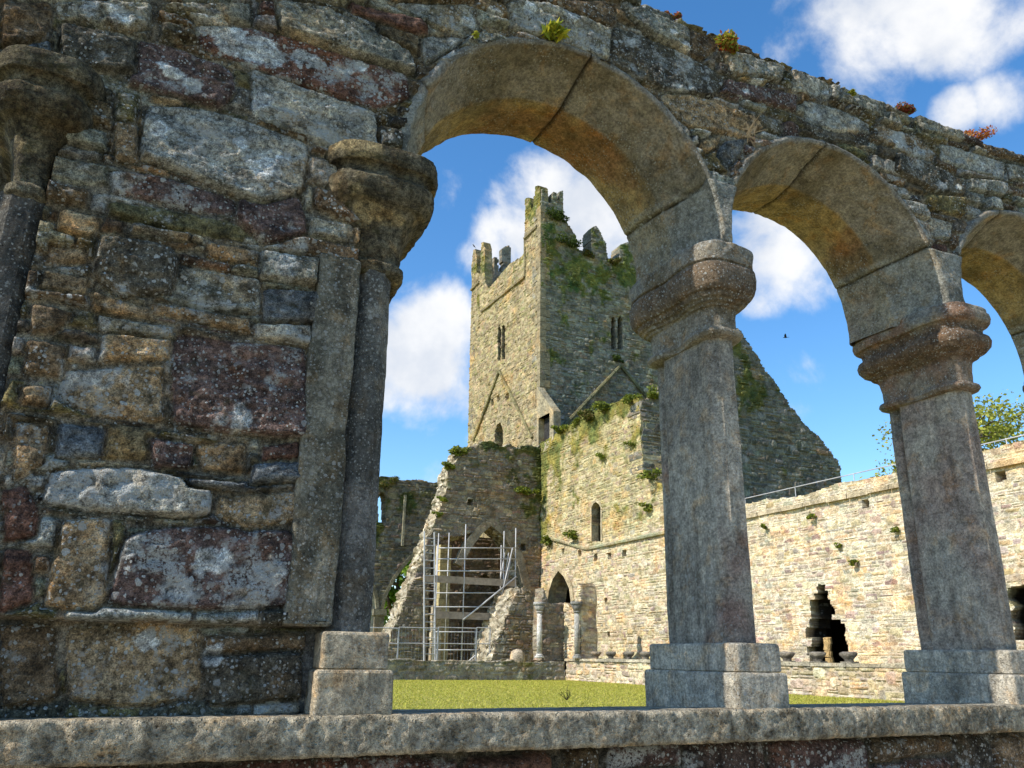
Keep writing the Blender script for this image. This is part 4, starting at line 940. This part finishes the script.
# ------------------------------------------------------------------ 5. broken south wall of the nave with its great arch
nv_ = thing('broken_nave_wall', 'shaded broken rubble wall with mossy sloping edge below the tower, open arch filled by scaffolding', 'ruin', (16, 38.6, GZ))
YA = 38.3
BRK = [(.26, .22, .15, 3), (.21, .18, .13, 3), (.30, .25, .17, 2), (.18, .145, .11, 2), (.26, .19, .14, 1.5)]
EDGE = [(.42, .38, .28), (.36, .31, .22), (.48, .43, .33), (.26, .22, .15), (.16, .135, .09)]
NO = [(12.0, GZ)]+PY(YA, (387, 655), (392, 630), (402, 605), (410, 585), (420, 560), (428, 540), (436, 515), (446, 492), (449, 470), (457, 456), (470, 448), (485, 442), (500, 444), (520, 446))+[(20.0, 10.95), (20.0, GZ)]
OP = [(13.95, GZ+.02), (13.95, 4.9), (14.6, 5.6), (15.5, 5.7), (16.3, 6.0), (17.1, 6.35), (17.9, 5.9), (18.6, 4.7), (19.05, 3.2), (19.15, 2.2), (19.15, GZ+.02)]
def nmoss(U, V): return .24+.22*sstep(5.5, 9.5, V)+.22*sstep(10, 10.9, V)+.3*sstep(18.5, 20, U)*sstep(4, 7, V)
far_wall('south_wall', M_FAR, 'y', YA, NO, .04, .16, .38, BRK, (.22, .19, .14), nv_, 61, 1.5, [OP], [([(u-.15, v-.15), (u+.15, v-.15), (u+.15, v+.15), (u-.15, v+.15)], .4) for u, v in PY(YA, (470, 502), (523, 547))], nmoss, relief=.05, edge_noise=.22, nd=16, skn=.22, back=True, skpal=EDGE)
arch_ring('great_arch', 'y', YA, [(15.6, 4.2), (16.0, 5.1), (16.6, 5.9), (17.1, 6.35), (17.9, 5.85), (18.6, 4.7), (19.05, 3.2), (19.15, 2.2)], .42, .05, M_FAR, nv_, (.24, .21, .15), 7)
far_wall('inner_wall', M_FAR, 'y', 41.6, [(14.75, GZ), (14.6, 3.0), (14.75, 6.1), (20, 6.4), (20, GZ)], .06, .18, .4, [(.19, .14, .095, 3), (.14, .105, .075, 2), (.22, .17, .115, 2)], (.17, .14, .10), nv_, 62, .8,
         (), [([(16.9, GZ+.02), (16.9, 2.6), (17.6, 3.8), (18.3, 4.3), (19.0, 3.6), (19.4, 2.6), (19.4, GZ+.02)], .5)], lambda U, V: .2, relief=.05)
mb = MB(); rng = random.Random(3)
pp = [survey(441, 560, 1, 40.3), survey(450.5, 560, 1, 40.3)]; z = GZ
while z < 5.3:
    h = rng.uniform(.3, .5); mb.box(pp[0][0]-rng.uniform(0, .05), pp[1][0]+rng.uniform(0, .05), 40.3, 41.0, z, z+h-.015, shade((.46, .40, .22), rng.uniform(.8, 1.15))+(.2,)); z += h
mb.build('pale_pillar', M_FAR, nv_)
mb = MB(); z = GZ
pp = [survey(432, 640, 1, 38.0), survey(440, 640, 1, 38.0)]
while z < 2.2:
    h = rng.uniform(.25, .4); mb.box(pp[0][0]-rng.uniform(0, .05), pp[1][0]+rng.uniform(0, .04), 38.0, 38.7, z, z+h-.015, shade((.40, .34, .24), rng.uniform(.8, 1.15))+(.2,)); z += h
mb.build('broken_pillar', M_FAR, nv_)
# fallen stub and tumbled stones
sb = thing('ruined_stub', 'leaning heap-like stub of rubble wall beside the scaffold, sunlit on its broken edge', 'ruin', (17, 35.5, GZ))
SB = PY(34.6, (483, 672), (490, 655), (497, 640), (503, 622), (510, 606), (516, 594), (523, 587), (531, 591), (538, 604), (542, 622), (542, 672))
SB = [(u, v if v > -.6 else GZ) for u, v in SB]
far_wall('rubble', M_FAR, 'y', 34.6, SB, .04, .17, .34, BRK+[(.3, .26, .19, 2)], (.26, .22, .16), sb, 71, 2.4, (), (), lambda U, V: .15, relief=.07, edge_noise=.2, nd=24, skn=.26, skpal=EDGE)
rng = random.Random(12)
def boulder(name, p, s, c, label, group, seed, parent=None):
    r = np.random.default_rng(seed); n, m = 14, 9; V = []
    for j in range(m+1):
        for i in range(n):
            a = 2*math.pi*i/n; b = math.pi*j/m; q = np.array([math.sin(b)*math.cos(a), math.sin(b)*math.sin(a), math.cos(b)])
            q = np.sign(q)*np.abs(q)**.6; V.append(q)
    V = np.array(V); V *= (1+.28*fbm3(V+seed*3.1, 1.3, seed, 3))[:, None]; V = V*np.array(s)+np.array(p)+np.array([0, 0, s[2]*.8])
    F = [[j*n+i, (j+1)*n+i, (j+1)*n+(i+1) % n, j*n+(i+1) % n] for j in range(m) for i in range(n)]
    o = mesh_obj(name, V-np.array(p), F, M_FAR, None, np.tile(np.array([*c, .2]), (len(V), 1)), True); o.location = p
    setp(o, label=label, category='stone', group=group); return o
for k, (a, b, s, l) in enumerate((((505, 672), 33.6, (.48, .38, .3), 'largest pale tumbled boulder at the foot of the rubble stub'), ((517, 668), 33.4, (.3, .25, .62), 'upright tumbled stone beside the largest boulder'), ((492, 674), 33.2, (.34, .3, .16), 'low flat tumbled stone below the scaffold brace'), ((470, 674), 33.6, (.4, .3, .13), 'low flat tumbled stone near the fence posts'), ((418, 671), 33.6, (.42, .35, .17), 'low tumbled stone at the ladder foot'), ((398, 672), 33.6, (.5, .35, .2), 'low tumbled stone under the mossy broken edge'))):
    p = survey(a[0], a[1], 1, b); boulder('tumbled_stone', (p[0], b, GZ), s, shade((.40, .34, .25), rng.uniform(.7, 1)), l, 'tumbled stones by the broken nave wall', 80+k)

# ------------------------------------------------------------------ 6. north wall of the nave, far behind
nn = thing('nave_north_wall', 'shaded far nave wall with pointed arches and one lancet window, left of the mossy broken edge', 'ruin', (14, 47.4, GZ))
YB = 47.0
ON = [(1, GZ), (1, 2.5), (2.2, 4.4), (2.8, 7.2), (3.6, 9.3), (6, 9.6)]+PY(YB, (372, 480), (380, 475), (392, 476), (405, 481), (420, 480), (440, 482), (452, 481))+[(20.1, 10.2), (20.1, GZ)]
LN = PY(YB, (378.5, 522), (378.5, 500), (380, 494), (382, 492), (384.5, 495), (385.5, 500), (385.5, 522))
def parch(x0, x1, zs, za):
    xm = (x0+x1)/2; T_ = (.12, .25, .4, .55, .7, .82, .92, 1); L_ = [(xm+(x0-xm)*(1-t**1.55), zs+(za-zs)*t**.92) for t in T_]
    return [(x0, GZ+.02), (x0, zs)]+L_+[(2*xm-a, b) for a, b in L_[-2::-1]]+[(x1, zs), (x1, GZ+.02)]
A1 = parch(14.35, 19.6, 2.5, 6.6); A0 = parch(8.7, 13.9, 2.5, 6.6)
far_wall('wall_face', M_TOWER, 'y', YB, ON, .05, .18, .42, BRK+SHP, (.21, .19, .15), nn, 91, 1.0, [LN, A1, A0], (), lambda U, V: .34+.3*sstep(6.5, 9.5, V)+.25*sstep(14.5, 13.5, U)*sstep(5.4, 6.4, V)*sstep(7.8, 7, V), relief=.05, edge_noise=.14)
arch_ring('arch_moulding', 'y', YB, A1[1:-1], .20, .06, M_TOWER, nn, (.25, .22, .15), 11)
arch_ring('arch_moulding', 'y', YB, A0[1:-1], .20, .06, M_TOWER, nn, (.25, .22, .15), 12)
mb = MB(); mb.box(13.74, 14.52, YB-.14, YB+.6, 2.15, 2.5, (.27, .24, .17, .2)); mb.box(13.84, 14.42, YB-.05, YB+.6, GZ, 2.15, (.27, .23, .16, .2)); mb.build('arch_pier', M_TOWER, nn)
pl = PY(YB, (402, 546), (402, 495))
mb = MB(); mb.box(pl[0][0]-.07, pl[0][0]+.07, YB-.14, YB+.1, pl[0][1], pl[1][1], (.32, .29, .2, .2)); mb.build('wall_shaft', M_TOWER, nn)

# ------------------------------------------------------------------ 7. low cloister walls round the lawn and their stumps
lwn = thing('cloister_plinth', 'low shaded rubble plinth wall at the far edge of the lawn below the scaffold', 'low wall', (11, 30.7, GZ))
far_wall('rubble', M_FAR, 'y', 30.4, [(-7, GZ), (-7, -.16), (17.0, -.13), (17.0, GZ)], .035, .15, .34, [(.26, .23, .17, 3), (.2, .18, .14, 2), (.32, .28, .2, 2)], (.3, .27, .2), lwn, 101, .6, (), (), lambda U, V: .3+.2*sstep(-.5, -.2, V), relief=.04, edge_noise=.06, nd=5)
lwe = thing('cloister_plinth', 'low sunlit rubble plinth wall carrying a row of dark stone stumps', 'low wall', (17.3, 20, GZ))
far_wall('rubble', M_FAR, 'x', 17.0, [(7, GZ), (7, -.10), (30.38, -.12), (30.38, GZ)], .03, .15, .36, SUNP, (.46, .4, .3), lwe, 102, .6, (), (), lambda U, V: .22, relief=.04, edge_noise=.04, nd=5)
mb = MB(); rng = random.Random(5); y = 7.
while y < 30.3:
    l = min(rng.uniform(.7, 1.3), 30.38-y); mb.box(16.95, 17.62, y+.006, y+l-.006, -.115, -.02+rng.uniform(-.012, .012), shade((.40, .36, .27), rng.uniform(.8, 1.1))+(.3,)); y += l
mb.build('coping', M_FAR, lwe)
# stumps: moulded pier bases
def stump():
    root = thing('pier_stump', '', 'stump'); mb = MB(); n = 16
    prof = [(.16, 0), (.16, .05), (.15, .08), (.19, .11), (.26, .17), (.30, .21), (.31, .25), (.29, .29), (.22, .31)]
    V = []
    for r, z in prof:
        for i in range(n):
            a = 2*math.pi*i/n; q = 1+.05*math.sin(3*a+z*9); V.append((r*math.cos(a)*q*.8, r*math.sin(a)*q*1.15, z+.012*math.sin(5*a)))
    F = [[j*n+i, j*n+(i+1) % n, (j+1)*n+(i+1) % n, (j+1)*n+i] for j in range(len(prof)-1) for i in range(n)]+[list(range(n))[::-1], list(range((len(prof)-1)*n, len(prof)*n))]
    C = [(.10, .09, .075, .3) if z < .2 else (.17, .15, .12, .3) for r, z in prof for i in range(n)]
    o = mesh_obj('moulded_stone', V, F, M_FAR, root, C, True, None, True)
    mb.box(-.17, .17, -.26, .26, -.03, .02, (.2, .18, .14, .3)); mb.build('foot_slab', M_FAR, root)
    return root
st0 = stump(); lab = ['dark moulded stump nearest the doorway corner', 'second dark moulded stump from the doorway corner', 'third dark moulded stump from the doorway corner', 'dark moulded stump just left of the middle pier base', 'dark moulded stump left of the jagged hole', 'dark moulded stump in front of the jagged hole', 'dark moulded stump at the right edge of the jagged hole']
for k, px in enumerate((596, 611, 629, 646, 787, 818, 849)):
    o = st0 if k == 0 else dup(st0); p = survey(px, 658, 0, 17.25); o.location = (17.25, p[1], -.005); o.scale = (.72, .72, .8)
    o.rotation_euler.z = random.uniform(-.15, .15); o['label'] = lab[k]; o['group'] = 'moulded stumps on the low sunlit wall'
# corner fragment with two colonnettes
cf = thing('cloister_corner', 'broken corner of the far cloister with two slim columns in front of the pointed doorway', 'ruin', (16.8, 30.3, GZ))
far_wall('rubble', M_FAR, 'y', 30.75, [(16.05, -.1), (16.05, 1.9), (16.15, 2.9), (16.4, 2.2), (16.6, 2.15), (17.15, 2.2), (17.15, -.1)], .035, .15, .3, BRK+[(.26, .23, .17, 3)], (.22, .19, .14), cf, 111, .7, relief=.05, edge_noise=.08, nd=5)
far_wall('rubble', M_FAR, 'x', 17.12, [(29.3, -.1), (29.3, 2.75), (29.5, 2.9), (29.75, 2.2), (30.1, 2.0), (30.7, 2.15), (30.7, -.1)], .035, .15, .3, SUNP, MORT, cf, 112, .75, relief=.05, edge_noise=.12, nd=6)
def colonnette(x, y, c, seed):
    mb = MB()
    for r0, r1, a, b in ((.2, .2, -.02, .06), (.17, .12, .06, .14), (.115, .105, .14, 1.72), (.14, .14, 1.72, 1.78), (.12, .24, 1.78, 2.02), (.26, .26, 2.02, 2.14)):
        mb.tube((x, y, a), (x, y, b), r0, r1, 12, tuple(v*(.6 if a > 1.7 else 1) for v in c)+(.3,))
    return mb.build('column', M_FAR, cf, True)
colonnette(15.9, 30.55, (.48, .46, .42), 1); colonnette(16.95, 29.35, (.30, .29, .26), 2)

# ------------------------------------------------------------------ 8. scaffold and site fence
sf = thing('scaffold_tower', 'steel tube scaffold with two timber decks standing inside the broken arch', 'scaffold', (15.3, 36.9, GZ))
YF, YK = 36.5, 37.7
fx = lambda px, py=600: survey(px, py, 1, YF)[0]
fz = lambda px, py: survey(px, py, 1, YF)[2]
def tube_(name, a, b, r=.027, p=sf, m=M_STEEL):
    mb = MB(); mb.tube(a, b, r, None, 7); return mb.build(name, m, p, True)
for px, y0 in ((436, 533), (463.5, 524), (503, 531), (515, 528)): tube_('standard', (fx(px), YF, GZ), (fx(px), YF, fz(px, y0)))
for px, y0 in ((440, 540), (452, 527), (507, 540)): tube_('standard', (fx(px)+.2, YK, GZ), (fx(px)+.2, YK, fz(px, y0)-.1))
for a, b, y in ((436, 515, 548), (436, 515, 559), (436, 515, 571), (436, 515, 593), (436, 512, 607), (436, 500, 632), (436, 500, 650)): tube_('ledger', (fx(a), YF-.05, fz(a, y)), (fx(b), YF-.05, fz(b, y)), .028)
tube_('brace', (fx(463), YF-.1, fz(463, 620)), (fx(515), YF-.1, fz(515, 577)), .042); tube_('brace', (fx(460), YF-.1, fz(460, 670)), (fx(488), YF-.1, fz(488, 645)), .042); tube_('brace', (fx(496), YF-.1, fz(496, 618)), (fx(511), YF-.1, fz(511, 548)), .03)
for a, b, yt in ((420, 516, 578.5), (433, 497, 613.5)):
    z = fz((a+b)/2, yt); 
    for k in range(4):
        mb = MB(); mb.box(fx(a), fx(b), YF+.05+k*.28, YF+.31+k*.28, z-.09, z-.03); mb.build('deck_board', M_PLANK, sf)
    mb = MB(); mb.box(fx(a)+.1, fx(b), YF-.02, YF+.02, z-.26, z+.06); mb.build('toe_board', M_PLANK, sf)
for a in (504, 508, 511): tube_('loose_tube', (fx(a)-.1, YF+.3, fz(a, 584)), (fx(a)+.12, YF+.25, fz(a, 552)), .03)
ld = thing('ladder', 'tall aluminium ladder leaning on the left end of the scaffold', 'ladder', (fx(427), YF-.25, GZ)); mb = MB()
la, lb = (fx(420.5, 668), fx(431.5, 668)), (fx(423.5, 532), fx(433.5, 532)); zt = fz(428, 532)
for q in (0, 1):
    mb = MB(); mb.tube((la[q], YF-.5, GZ), (lb[q], YF-.12, zt), .038, None, 6); mb.build('rail', M_STEEL, ld)
for k in range(18):
    t = (k+.7)/18.6; mb = MB(); mb.tube((la[0]+(lb[0]-la[0])*t, YF-.5+.38*t, GZ+(zt-GZ)*t), (la[1]+(lb[1]-la[1])*t, YF-.5+.38*t, GZ+(zt-GZ)*t), .022, None, 6); mb.build('rung', M_STEEL, ld)
def fence(px0, px1, label):
    Y = 34.9; x0, x1 = survey(px0, 640, 1, Y)[0], survey(px1, 640, 1, Y)[0]; zt = survey((px0+px1)/2, 627.8, 1, Y)[2]
    r = thing('site_fence_panel', label, 'fence', ((x0+x1)/2, Y, GZ), 'temporary steel fence panels below the ruin')
    for n_, a, b in (('post', (x0, Y, GZ), (x0, Y, zt)), ('post', (x1, Y, GZ), (x1, Y, zt)), ('top_rail', (x0, Y, zt), (x1, Y, zt)), ('bottom_rail', (x0, Y, GZ+.2), (x1, Y, GZ+.2)), ('middle_rail', (x0, Y, (zt+GZ)*.5+.35), (x1, Y, (zt+GZ)*.5+.35))):
        mb = MB(); mb.tube(a, b, .024, None, 6); mb.build(n_, M_STEEL, r)
    mb = MB(); x = x0+.12
    while x < x1: mb.tube((x, Y, GZ+.2), (x, Y, zt), .0035, None, 3); x += .16
    mb.build('mesh_wires', M_STEEL, r)
fence(360, 398, 'fence panel at the foot of the far nave wall'); fence(398.6, 437.5, 'fence panel in front of the ladder foot'); fence(438.2, 476, 'fence panel under the lower scaffold deck'); fence(476.6, 490, 'short fence panel against the rubble stub')

# ------------------------------------------------------------------ 9. vegetation on the ruins
g = 'plants rooted in the ruined walls'
def wp(axis, val, px, py, r, label, seed, n=160, size=.11, cols=GREEN+YG, name='wall_plant', sq=.7, k=6):
    p = survey(px, py, axis, val); tuft(name, label, 'plant', tuple(p), r, n, size, cols, seed, g, sq, .1, 1.5, k)
for a in [
 (0, XE-.12, 562, 428, .55, 'dark green cushion plant on the wall head beside the tower doorway', 1, 260), (0, XE-.1, 590, 416, .7, 'largest brown-green cushion on the sloping transept wall head', 2, 420), (0, XE-.1, 604, 409, .62, 'bright green cushion on the transept wall head', 3, 360),
 (0, XE-.1, 576, 421, .5, 'small green cushion between two larger ones on the transept wall head', 14, 240), (0, XE-.1, 632, 400, .5, 'green cushion near the corner of the transept wall head', 4, 260), (0, XE-.12, 601, 456, .34, 'green clump halfway up the transept wall', 5, 130), (0, XE-.12, 631, 444, .28, 'green clump below the corner of the transept wall head', 6, 110),
 (0, XE-.12, 574, 536, .5, 'green clump growing on the weather string beside the lancet', 7, 220), (0, XE-.12, 548, 540, .45, 'green clump in the corner where the wall meets the nave', 8, 200), (0, XE-.12, 648, 507, .32, 'green clump high on the wall just left of the middle pier', 9, 130),
 (0, XE-.3, 648, 474, .5, 'bright green grass tuft on the step beside the middle pier', 10, 240), (0, XE-.12, 764, 527, .16, 'small green tuft below the coping next to the middle pier', 11, 60), (0, XE-.12, 811, 517, .18, 'small green tuft high up left of the last pier', 12, 70), (0, XE-.12, 853, 563, .18, 'small green tuft right above the jagged hole', 13, 70), (0, XE-.12, 895, 529, .17, 'small green tuft beside the last pier shaft', 15, 60), (0, XE-.12, 838, 545, .14, 'tiny green tuft in the middle of the sunlit wall', 16, 45),
 (1, YA-.15, 528, 492, .75, 'leafy bush in the corner under the tower foot', 17, 420), (1, YA-.05, 462, 452, .6, 'grassy cushion on the highest step of the broken edge', 18, 480), (1, YA-.1, 450, 466, .42, 'grassy cushion hanging over the broken edge', 19, 330), (1, YA-.05, 444, 498, .34, 'moss cushion halfway down the broken edge', 20, 240), (1, YA-.05, 437, 515, .3, 'moss cushion low on the broken edge', 21, 200),
 (1, YT-.1, 651, 392, .55, 'green bush on the gable foot next to the middle pier', 22, 260), (1, YS-.1, 590, 254, .5, 'brown-green cushion below the first tall merlon', 23, 200), (1, YS-.1, 612, 262, .55, 'brown-green cushion between the two far merlons', 24, 220), (1, YS-.1, 617, 358, .5, 'ivy clump under the paired tower windows', 25, 200), (1, YS-.12, 556, 215, .8, 'dark ivy mat hanging from the corner turret', 26, 520), (1, YS-.12, 568, 240, .8, 'dark ivy mat at the foot of the corner turret', 27, 520),
 (1, YB-.1, 386, 484, .9, 'brown bush on top of the far nave wall', 28, 300)]:
    dark = a[1] < 45 and a[0] == 1 and 'ivy' in a[5]
    cols = [(.05, .08, .015), (.07, .10, .02)] if dark else ([(.16, .13, .04), (.11, .10, .03), (.09, .12, .02)] if 'brown' in a[5] else GREEN+YG[:2])
    a = a[:6]+(a[6], int(a[7]*2.2)); wp(*a, sq=.55, size=.085 if a[4] > .3 else .055, cols=cols)

def tree(name, label, base, H, crown_r, n, size, cols, seed, gap=.5, clumps=70, group=None, spread=1.):
    rng = np.random.default_rng(seed); root = thing(name, label, 'tree', base, group); b = np.array(base); mb = MB(); tips = []
    def limb(p, d, l, r, depth):
        q = p
        for k in range(3):
            d2 = d+rng.normal(size=3)*.16; d2 /= np.linalg.norm(d2); e = q+d2*l/3; mb.tube(tuple(q), tuple(e), r*(1-.22*k/3), r*(1-.22*(k+1)/3), 7 if depth < 2 else 5, (.1, .08, .06, 0)); q = e; d = d2
        if depth >= 4: tips.append(q); return
        if depth >= 2: tips.append(q)
        for k in range(3 if depth else 5):
            v = d*.75+rng.normal(size=3)*.62*spread; v[2] += .12; v /= np.linalg.norm(v); limb(q, v, l*rng.uniform(.62, .8), r*.58, depth+1)
    limb(b, np.array([0, 0, 1.]), H*.30, H*.022, 0)
    mb.build('trunk', M_BARK, root, True)
    tips = np.array(tips); top = tips[:, 2].max()-b[2]; 
    idx = rng.choice(len(tips), min(clumps, len(tips)), replace=False)
    V, F, C = leaf_cloud(tips[idx], crown_r*rng.uniform(.08, .2, len(idx)), n, size, cols, rng, .75, .1, 1.5)
    mesh_obj('crown', V, F, M_LEAF, root, C, False)
    return root
tp = survey(985, 420, 1, 31)
tree('ash_tree', 'tall sparse yellow-green tree rising behind the sunlit range wall', (45.0, 30, GZ), 19.0, 8, 26000, .15, [(.30, .32, .05), (.36, .36, .07), (.22, .25, .04)], 5, clumps=420, spread=1.15)
tree('ash_tree', 'bushy green tree seen through the far pointed arch', (18.3, 56, GZ), 11, 4.5, 14000, .22, [(.14, .26, .03), (.20, .32, .04)], 9, clumps=150)

def treeline():
    rng = np.random.default_rng(77); cs = []; rs = []
    for k in range(150):
        x = rng.uniform(-130, 70); y = rng.uniform(95, 125); h = rng.uniform(3, 7)
        for q in range(3): cs.append((x+rng.uniform(-2, 2), y, GZ+h*rng.uniform(.25, .8))); rs.append(h*.38)
    V, F, C = leaf_cloud(cs, rs, 26000, .75, [(.07, .11, .02), (.10, .14, .03), (.05, .08, .02)], rng, .9)
    o = mesh_obj('treeline', V, F, M_LEAF, None, C, False); setp(o, kind='stuff', label='far green mass of trees beyond the ruins', category='trees')
treeline()
# ------------------------------------------------------------------ 10. birds
def bird(name, label, p, s, flying, yaw):
    root = thing(name, label, 'bird', p); V = []; n = 10
    prof = [(-.5, .01), (-.42, .05), (-.25, .1), (0, .13), (.2, .11), (.32, .075), (.4, .085), (.47, .07), (.53, .03), (.62, .004)]
    for x, r in prof:
        for i in range(n):
            a = 2*math.pi*i/n; V.append((x, r*math.cos(a), r*math.sin(a)*.95+(.03 if x > .3 else 0)))
    F = [[j*n+i, j*n+(i+1) % n, (j+1)*n+(i+1) % n, (j+1)*n+i] for j in range(len(prof)-1) for i in range(n)]+[list(range(n)), list(range((len(prof)-1)*n, len(prof)*n))]
    b = len(V)
    V += [(-.45, .03, 0), (-.45, -.03, 0), (-.8, -.1, .01), (-.8, .1, .01), (-.45, .03, .02), (-.45, -.03, .02), (-.8, -.1, .025), (-.8, .1, .025)]
    F += [[b, b+1, b+2, b+3], [b+7, b+6, b+5, b+4], [b, b+4, b+5, b+1], [b+1, b+5, b+6, b+2], [b+2, b+6, b+7, b+3], [b+3, b+7, b+4, b]]
    R = Matrix.Rotation(yaw, 3, 'Z') @ (Matrix.Rotation(-.9, 3, 'Y') if not flying else Matrix.Rotation(.15, 3, 'X'))
    mesh_obj('body', [tuple(R @ Vector(v)*s) for v in V], F, M_BIRD, root, None, True, None, True)
    if flying:
        for q in (1, -1):
            W = [(.22, .1, .04), (.28, .45, .22), (.12, .95, .42), (-.1, 1.0, .44), (-.2, .5, .22), (-.25, .1, .04)]
            V = [tuple(R @ Vector((x, y*q, z))*s) for x, y, z in W]+[tuple(R @ Vector((x, y*q, z+.02))*s) for x, y, z in W]
            F = [list(range(6))[::-1], list(range(6, 12))]+[[i, (i+1) % 6, 6+(i+1) % 6, 6+i] for i in range(6)]
            mesh_obj('wing', V, F, M_BIRD, root, None, False, None, True)
    return root
bird('jackdaw', 'black jackdaw flying in the blue sky between the two piers', tuple(survey(785.5, 337.5, 1, 26)), .20, True, 2.4)
pb = survey(474, 246, 0, XT+.4)
bird('jackdaw', 'black jackdaw perched on the farthest pinnacle of the tower', tuple(pb), .42, False, 2.0)

# ------------------------------------------------------------------ sky, sun, camera
EL, AZ = 42.0, 1.8                                       # sun elevation; degrees in front of the arcade plane
sd_ = Vector((-math.cos(math.radians(EL))*math.cos(math.radians(AZ)), -math.cos(math.radians(EL))*math.sin(math.radians(AZ)), math.sin(math.radians(EL))))
sun = bpy.data.lights.new('Sun', 'SUN'); sun.energy = 3.6; sun.angle = math.radians(.5); sun.color = (1.0, .93, .82)
so = bpy.data.objects.new('Sun', sun); col.objects.link(so); so.rotation_euler = sd_.to_track_quat('Z', 'Y').to_euler(); so.location = (-20, -2, 30)
w = bpy.data.worlds.new('World'); sc.world = w; w.use_nodes = True; nt = w.node_tree; L = nt.links.new
bg = nt.nodes['Background']; sky = N(nt, 'ShaderNodeTexSky', sky_type='NISHITA'); sky.sun_disc = False
sky.sun_elevation = math.radians(EL); sky.sun_rotation = math.atan2(sd_.x, sd_.y); sky.air_density = 1.0; sky.dust_density = .3; sky.ozone_density = 1.6; sky.altitude = 100
tc = N(nt, 'ShaderNodeTexCoord'); D = tc.outputs['Generated']
hs = N(nt, 'ShaderNodeHueSaturation'); hs.inputs['Saturation'].default_value = 1.3; hs.inputs['Value'].default_value = 1.0; L(sky.outputs[0], hs.inputs['Color'])
nrm = N(nt, 'ShaderNodeVectorMath', operation='NORMALIZE'); L(D, nrm.inputs[0]); D = nrm.outputs[0]
def blob(px, py, r, amt):
    d = FW+RT*(px-512)/FPX-UPV*(py-384)/FPX; d /= np.linalg.norm(d)
    n = N(nt, 'ShaderNodeVectorMath', operation='DOT_PRODUCT'); L(D, n.inputs[0]); n.inputs[1].default_value = tuple(d)
    a = r/FPX/(1+((px-512)**2+(py-384)**2)/FPX**2)**.5
    return mrange(nt, n.outputs['Value'], math.cos(a), 1.0, 0, amt)
acc = None
for b_ in ((425, 355, 75, .95), (455, 330, 70, .85), (400, 390, 65, .75), (450, 385, 60, .7), (440, 300, 45, .35), (395, 462, 60, .5), (430, 475, 50, .5), (400, 300, 40, .2), (560, 200, 60, .75), (600, 215, 75, .95), (640, 250, 60, .6), (515, 240, 60, .75), (495, 265, 50, .6), (535, 195, 70, .6), (580, 165, 60, .4), (770, 240, 75, .9), (760, 280, 55, .75), (820, 280, 55, .6), (735, 230, 60, .6), (850, 310, 40, .4), (800, 30, 75, .6), (860, 30, 90, .75), (930, 10, 90, .8), (990, 30, 60, .5), (952, 113, 36, .55), (1010, 100, 50, .5), (880, 60, 70, .5), (840, 70, 50, .35), (700, 300, 60, .4), (845, 300, 40, .4), (470, 420, 50, .3), (410, 430, 60, .45)):
    o_ = blob(*b_); acc = o_ if acc is None else math_(nt, 'MAXIMUM', acc, o_)
n1 = noise(nt, D, 5.5, 9, .58, .25); n2 = noise(nt, D, 18, 6, .6, .2)
dens = math_(nt, 'ADD', math_(nt, 'MULTIPLY', acc, .62), math_(nt, 'ADD', math_(nt, 'MULTIPLY', math_(nt, 'SUBTRACT', n1, .5), 1.6), math_(nt, 'MULTIPLY', math_(nt, 'SUBTRACT', n2, .5), .35)))
mask = mrange(nt, dens, .20, .60)
shade = mrange(nt, noise(nt, D, 9, 6, .55), .35, .65)
cloudc = mix(nt, shade, (3.1, 3.3, 3.65), (4.3, 4.3, 4.3))
L(mix(nt, math_(nt, 'MULTIPLY', mask, .96), hs.outputs[0], cloudc), bg.inputs['Color']); bg.inputs['Strength'].default_value = .132
cam = bpy.data.cameras.new('Camera'); co = bpy.data.objects.new('Camera', cam); col.objects.link(co)
cam.sensor_width = 36; cam.lens = FPX/1024*36; cam.clip_start = .05; cam.clip_end = 5000
Rm = Matrix(((RT[0], UPV[0], -FW[0]), (RT[1], UPV[1], -FW[1]), (RT[2], UPV[2], -FW[2])))
co.matrix_world = Rm.to_4x4(); sc.camera = co
sc.view_settings.view_transform = 'Standard'; sc.view_settings.look = 'None'; sc.view_settings.exposure = .88; sc.view_settings.gamma = 1.0
sc.view_settings.use_curve_mapping = False
